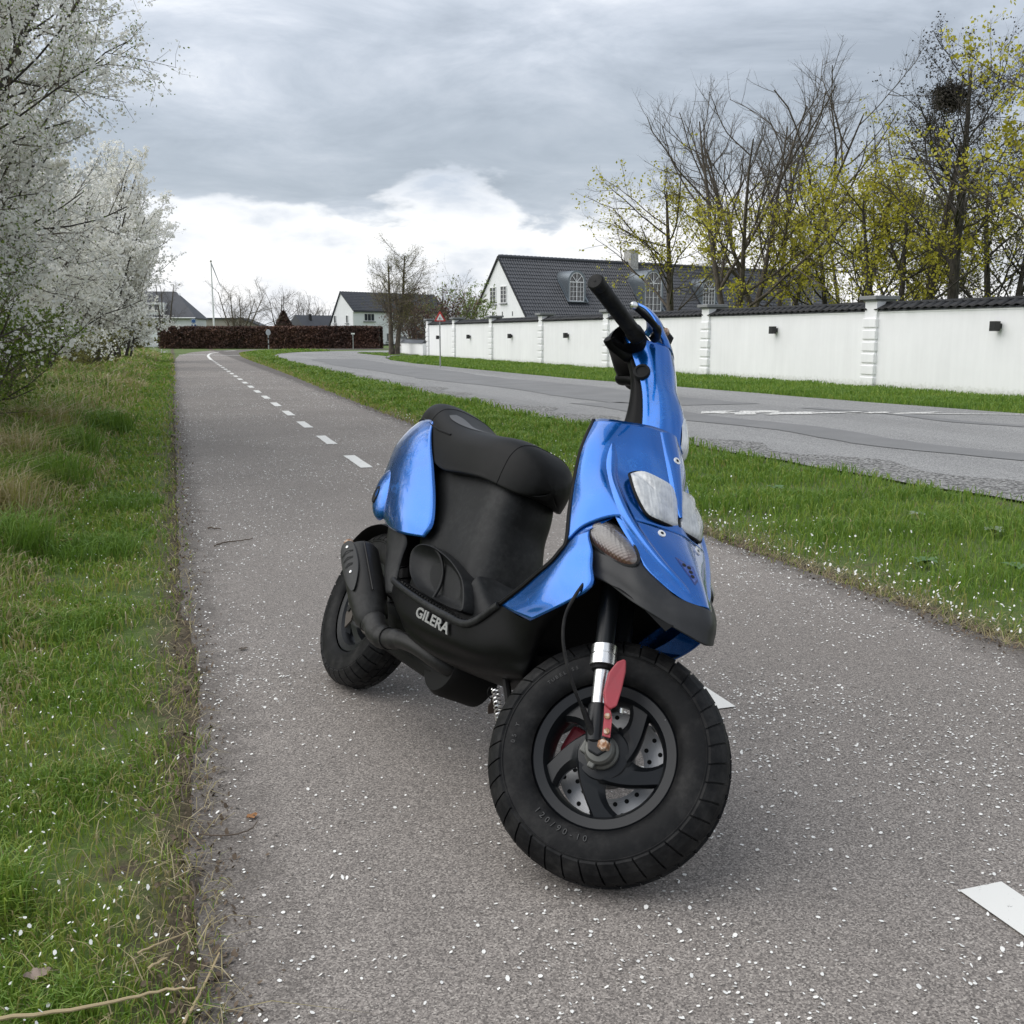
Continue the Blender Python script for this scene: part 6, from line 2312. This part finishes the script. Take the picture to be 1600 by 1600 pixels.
def along(u, off=.75):
    """distance along the ridge line of the house where picture column u meets its near slope"""
    d = hdir(u)
    a = Vector((math.cos(hh), math.sin(hh), 0))
    b = Vector((math.sin(hh), -math.cos(hh), 0))
    o = gp + b * (w * off)
    den = a.x * d.y - a.y * d.x
    return (-o.x * d.y + o.y * d.x) / den


zpx = lambda v, dd: 1.05 + (523 - v) / 1600 * dd
s1, s2, s3 = along(899), along(1011), along(1104)
dd = lambda s: (gp + Vector((math.cos(hh), math.sin(hh), 0)) * s + Vector((math.sin(hh), -math.cos(hh), 0)) * w * .75).dot(Vector((fwd.x, fwd.y, 0)).normalized())
dormer(house, s1, zpx(473, dd(s1)), 1.45, 1.48)
dormer(house, s2, zpx(488, dd(s2)), 1.80, 2.25)
dormer(house, s3, zpx(478, dd(s3)), 1.45, 1.35)
sc_ = along(984, 0)
MB().box((sc_ - .44, -.42, Hr - 1.0), (sc_ + .44, .42, Hr + 1.02)).box((sc_ - .47, -.45, Hr + 1.02), (sc_ + .47, .45, Hr + 1.10)).build('chimney', M_CHIM, house, bevel=.03)
MB().box((sc_ - .50, -.50, Hr - .95), (sc_ + .50, -.42, Hr - .50)).build('chimney_flashing', M_ZINC, house)

# ---- white house beyond the hedge
HD2 = 104.0
q0 = at_px(534, HD2)
hz_ = R(90 - 62)
zz2 = lambda v: 1.05 + (523 - v) / 1600 * HD2
wh_house = thing('white_house', 'white two storey house with a dark roof and an asymmetric gable beyond the hedge', 'house', (q0.x, q0.y, 0), hz_)
k2 = HD2 / 1600 / math.cos(R(20))
yl, yr = 21.5 * k2 * 1.22, 23.5 * k2 * 1.22
Hr2, El, Er = zz2(461), zz2(509), zz2(487)
LW2 = 12.0
MB().prism([(0, -yr, -.5), (0, yl, -.5), (0, yl, El), (0, 0, Hr2), (0, -yr, Er)], (LW2, 0, 0)).build('wall', M_HOUSEW, wh_house)
rf_ = MB().prism([(-.12, -yr - .2, Er - .18), (-.12, 0, Hr2 + .02), (-.12, 0, Hr2 + .16), (-.12, -yr - .2, Er - .04)], (LW2 + .3, 0, 0)).prism([(-.12, yl + .2, El - .16), (-.12, 0, Hr2 + .02), (-.12, 0, Hr2 + .16), (-.12, yl + .2, El - .02)], (LW2 + .3, 0, 0)).build('roof', M_SLATE, wh_house)
tiled_slope('roof_tiles', wh_house, -.15, LW2 + .2, -yr - .22, Er - .02, 0, Hr2 + .18, M_SLATE, 12, .35, .02, .03)
MB().tube([(-.1, -yr - .05, Er - .2), (-.1, -yr - .05, 0)], .05, 6).build('downpipe', M_FRAME, wh_house, True)
for yy, z in ((1.0, zz2(500)), (-.95, zz2(500))):
    pane_window(wh_house, (-.005, yy, z), .35, .75, (0, -1, 0), (-1, 0, 0), 1, 1, .05)
for xx, z, ww_, h_, c_ in ((1.9, zz2(497), 1.3, .75, 3), (5.4, zz2(497), 1.2, .75, 3), (4.4, zz2(527), .8, .85, 2), (8.1, zz2(527), 1.5, .85, 2), (11.2, zz2(527), .7, .85, 2)):
    pane_window(wh_house, (xx, -yr - .005, z), ww_, h_, (1, 0, 0), (0, -1, 0), c_, 1, .05)
MB().box((9.4, -yr - .06, 0), (10.3, -yr - .005, 1.5)).build('door', M_LAMP, wh_house)
MB().box((0, -yr - .03, -.3), (LW2, -yr, .12)).build('plinth', M_LAMP, wh_house)
MB().prism([(-1.3, -yr, zz2(517)), (-.0, -yr, zz2(514)), (-.0, yl * .9, zz2(514)), (-1.3, yl * .9, zz2(517))], (0, 0, .08)).build('lean_to_roof', M_SLATE, wh_house)
MB().box((-1.2, -yr + .1, 0), (-.0, yl * .85, zz2(517))).build('lean_to', M_HOUSEW, wh_house)
# flue and porch roof at its left
shed = thing('dark_roof_shed', 'low shed with a dark roof and black flue left of the white gabled house', 'shed', tuple(at_px(498, 108)), hz_)
MB().box((-2.6, -1.5, 0), (2.4, 1.5, 1.75)).build('wall', M_HOUSEW, shed)
MB().prism([(-2.8, -1.7, 1.7), (-2.8, 1.7, 1.7), (-2.8, 0, 3.0)], (5.4, 0, 0)).build('roof', M_SLATE, shed)
MB().tube([(-1.4, -.6, 2.3), (-1.4, -.6, 3.1)], .16, 10).build('flue', M_LAMP, shed, True)
# ---- dark roofed house at the left
HD3 = 98.0
q3 = at_px(279, HD3)
z3 = lambda v: 1.05 + (523 - v) / 1600 * HD3
lh = thing('dark_roofed_house', 'white house with a big dark roof behind the hedge, partly hidden by blossom', 'house', (q3.x, q3.y, 0), R(-12))
hw = 34 / 1600 * HD3
MB().box((-7, -2.5, 0), (hw - .05, 2.5, z3(499))).prism([(-7, -2.5, z3(499)), (-7, 2.5, z3(499)), (-7, 0, z3(463))], (7 + hw * .15, 0, 0)).build('wall', M_HOUSEW, lh)
rfl = MB()
zr, ze = z3(461), z3(499.5)
rfl.add([(-7.2, -2.8, ze), (hw + .05, -2.8, ze), (-.02, 0, zr), (-7.2, 0, zr), (hw + .05, 2.8, ze), (-7.2, 2.8, ze), (-7.2, -2.8, ze - .1), (hw + .05, -2.8, ze - .1), (hw + .05, 2.8, ze - .1), (-7.2, 2.8, ze - .1)],
        [(0, 1, 2, 3), (1, 4, 2), (4, 5, 3, 2), (0, 6, 7, 1), (1, 7, 8, 4), (4, 8, 9, 5), (6, 9, 8, 7), (0, 3, 5, 9, 6)])
rfl.build('roof', M_SLATE, lh)
MB().tube([(-7, -2.85, ze), (hw, -2.85, ze)], .05, 6).build('gutter', M_FRAME, lh, True)
MB().tube([(hw - .1, -2.8, ze), (hw - .25, -2.6, ze - .4), (hw - .25, -2.55, 0)], .04, 6).build('downpipe', M_ZINC, lh, True)
dmw = MB().box((-2.6, -2.6, z3(495)), (-.55, -1.0, z3(478))).build('dormer', M_FRAME, lh)
pane_window(lh, (-1.4, -2.62, z3(486)), 1.0, .75, (1, 0, 0), (0, -1, 0), 2, 1, .05, False)
pane_window(lh, (-1.0, -2.51, z3(511)), .85, .7, (1, 0, 0), (0, -1, 0), 2, 1, .05, False)
# beige outbuilding behind the round crowned tree
ob = thing('beige_outbuilding', 'low beige building with a flat dark roof edge behind the hedge and flagpole', 'building', tuple(at_px(365, 112)), R(-14))
MB().prism([(-3.6, -2, 0), (3.6, -2, 0), (3.6, -2, 1.7), (1.2, -2, 2.6), (-3.6, -2, 2.6)], (0, 4, 0)).build('wall', material('beige render', _plaster((.42, .38, .33)), rough=.9), ob)
MB().prism([(-3.8, -2.2, 2.6), (1.2, -2.2, 2.62), (4.4, -2.2, 1.35), (4.4, -2.2, 1.5), (1.25, -2.2, 2.76), (-3.8, -2.2, 2.74)], (0, 4.4, 0)).build('roof', M_SLATE, ob)

# ---- flagpole
fp = at_px(335, 92)
fl_ = thing('flagpole', 'tall white flagpole behind the hedge with a slack dark pennant line', 'flagpole', (fp.x, fp.y, 0))
ztop = 1.05 + (523 - 417) / 1600 * 92
MB().tube([(0, 0, 0), (0, 0, ztop)], [.09, .05], 10).build('pole', M_FRAME, fl_, True)
MB().lathe([(.0, -.1), (.09, -.05), (.1, 0), (.09, .05), (.0, .1)], 10, M=Matrix.Translation((0, 0, ztop)) @ Matrix.Rotation(R(90), 4, 'X')).build('finial', M_CHIM, fl_, True)
pv_ = [Vector((0, 0, ztop - .1)) + Vector((rgt.x, rgt.y, 0)) * (t * .72) + Vector((0, 0, -t * 2.0)) for t in (0, .25, .5, .75, 1)]
MB().tube(pv_, [.05, .055, .045, .035, .02], 5).build('pennant', M_SIGNGY, fl_, True)


# ---- road signs
def face_cam(p):
    return math.atan2(p.x, -p.y) if False else math.atan2(-p.x, p.y)


ws = gpx(688, 573)
sg_ = thing('warning_sign', 'red bordered triangular warning sign on a grey post in front of the white wall', 'sign', (ws.x, ws.y, 0), R(-2))
MB().tube([(0, 0, -.05), (0, 0, 1.72)], .022, 10).build('post', M_POST, sg_, True)


def tri(s, z, y, m, nm, th, par):
    h = s * .866
    pts = []
    for cx_, cz_, a0 in ((0, h * 2 / 3, 90), (-s / 2, -h / 3, 210), (s / 2, -h / 3, 330)):
        c = Vector((cx_, 0, cz_)) * .90
        for a in (-50, -20, 20, 50):
            pts.append((c.x + s * .05 * math.cos(R(a0 + a)), y, z + c.z + s * .05 * math.sin(R(a0 + a))))
    return MB().prism(pts, (0, th, 0)).build(nm, m, par)


sp = tri(.37, 1.60, -.045, M_SIGNR, 'sign_plate', .02, sg_)
tri(.235, 1.592, -.048, M_SIGNW, 'sign_face', .003, sp)
pic = MB()
for x0, s in ((-.022, 1.0), (.026, .85)):      # two walking children
    z0 = 1.548
    pic.lathe([(.0, -.0505), (.0085 * s, -.0505), (.0085 * s, -.049)], 10, c=(x0, 0, z0 + .066 * s))
    pic.prism([(x0 - .009 * s, -.0505, z0 + .055 * s), (x0 + .009 * s, -.0505, z0 + .055 * s), (x0 + .011 * s, -.0505, z0 + .022 * s), (x0 - .011 * s, -.0505, z0 + .022 * s)], (0, .0015, 0))
    pic.prism([(x0 - .010 * s, -.0505, z0 + .022 * s), (x0 - .001, -.0505, z0 + .022 * s), (x0 - .012 * s, -.0505, z0 - .014 * s), (x0 - .020 * s, -.0505, z0 - .012 * s)], (0, .0015, 0))
    pic.prism([(x0 + .001, -.0505, z0 + .022 * s), (x0 + .010 * s, -.0505, z0 + .022 * s), (x0 + .018 * s, -.0505, z0 - .012 * s), (x0 + .009 * s, -.0505, z0 - .014 * s)], (0, .0015, 0))
    pic.prism([(x0 + .009 * s, -.0505, z0 + .052 * s), (x0 + .024 * s, -.0505, z0 + .030 * s), (x0 + .020 * s, -.0505, z0 + .027 * s), (x0 + .006 * s, -.0505, z0 + .046 * s)], (0, .0015, 0))
pic.build('sign_symbol', M_BLK, sp)

p = gpx(304.5, 542.8)
D = p.dot(Vector((fwd.x, fwd.y, 0)).normalized())
pz = lambda v, d: 1.05 - (v - 523) / 1600 * d
bs = thing('path_sign', 'round blue path sign over a small plate on a post before the hedge', 'sign', (p.x, p.y, 0))
MB().tube([(0, 0, 0), (0, 0, pz(499, D))], .05, 8).build('post', M_POST, bs, True)
zc = pz(502.5, D)
pl_ = MB().lathe([(.0, -.07), (.20, -.07), (.215, -.06), (.215, -.05), (.0, -.05)], 24, c=(0, 0, zc)).build('round_plate', M_SIGNB, bs)
MB().lathe([(.16, -.074), (.185, -.074), (.185, -.069), (.16, -.069)], 24, c=(0, 0, zc)).build('plate_border', M_SIGNW, pl_)
MB().box((-.20, -.07, pz(510.5, D)), (.22, -.05, pz(507, D))).build('lower_plate', M_SIGNW, bs)
MB().box((-.19, -.074, pz(510, D)), (-.07, -.07, pz(507.5, D))).box((.03, -.074, pz(510, D)), (.2, -.07, pz(507.5, D))).build('plate_print', M_SIGNB, bs)
p = gpx(288.5, 543.8)
D = p.dot(Vector((fwd.x, fwd.y, 0)).normalized())
gs = thing('green_board', 'narrow green notice board on two posts at the left end of the hedge', 'sign', (p.x, p.y, 0), R(62))
MB().tube([(-.36, 0, 0), (-.36, 0, pz(516, D))], .035, 6).build('post', M_POST, gs, True)
MB().tube([(.36, 0, 0), (.36, 0, pz(516, D))], .035, 6).build('post', M_POST, gs, True)
bd = MB().box((-.40, -.06, pz(532, D)), (.40, -.03, pz(516, D))).build('board', M_SIGNG, gs)
MB().box((-.30, -.064, pz(529, D)), (.30, -.060, pz(524, D))).box((-.30, -.064, pz(522.5, D)), (.15, -.060, pz(520, D))).build('board_print', M_SIGNW, bd)
MB().box((-.5, -.5, 0), (.5, .5, .12)).build('footing', M_STONE, gs)
p = gpx(420, 545.5)
D = p.dot(Vector((fwd.x, fwd.y, 0)).normalized())
rs = thing('round_sign', 'round sign seen from behind, pale grey disc on a banded post before the hedge', 'sign', (p.x, p.y, 0))
MB().tube([(0, 0, 0), (0, 0, pz(523, D))], .04, 8).build('post', M_POST, rs, True)
for k in range(2):
    MB().tube([(0, 0, .30 + k * .40), (0, 0, .44 + k * .40)], .045, 8).build('post_band', M_BLK, rs, True)
MB().lathe([(.0, -.06), (.165, -.06), (.175, -.05), (.165, -.04), (.0, -.04)], 24, M=Matrix.Translation((0, 0, pz(519.5, D))) @ Matrix.Diagonal((1, 1, 1.3, 1))).build('round_plate', M_SIGNGY, rs)
p = gpx(552, 546)
D = p.dot(Vector((fwd.x, fwd.y, 0)).normalized())
ns = thing('street_name_sign', 'small white name plate on a thin post before the right part of the hedge', 'sign', (p.x, p.y, 0), R(-10))
MB().tube([(0, 0, 0), (0, 0, pz(521, D))], .03, 6).build('post', M_POST, ns, True)
MB().box((-.13, -.05, pz(522.5, D)), (.13, -.03, pz(520.3, D))).build('name_plate', M_SIGNW, ns)
p = gpx(622.5, 553)
D = p.dot(Vector((fwd.x, fwd.y, 0)).normalized())
sp_ = thing('thin_post', 'thin pale pole standing just right of the corner tree', 'pole', (p.x, p.y, 0))
MB().tube([(0, 0, 0), (0, 0, pz(507, D))], .025, 8).build('shaft', M_SIGNW, sp_, True)
MB().lathe([(.0, -.03), (.027, -.03), (.027, .03), (.0, .03)], 8, M=Matrix.Translation((0, 0, pz(507, D))) @ Matrix.Rotation(R(90), 4, 'X')).build('pole_cap', M_POST, sp_, True)
p = at_px(640, 66)
sp_ = thing('gate_post', 'white square gate post behind the low wall', 'gate post', (p.x, p.y, 0))
MB().box((-.11, -.11, 0), (.11, .11, 2.05)).build('shaft', M_FRAME, sp_)
MB().lathe([(.0, -.12), (.11, -.10), (.02, .28), (.0, .3)], 8, M=Matrix.Translation((0, 0, 2.12)) @ Matrix.Rotation(R(90), 4, 'X')).build('post_cap', M_FRAME, sp_)
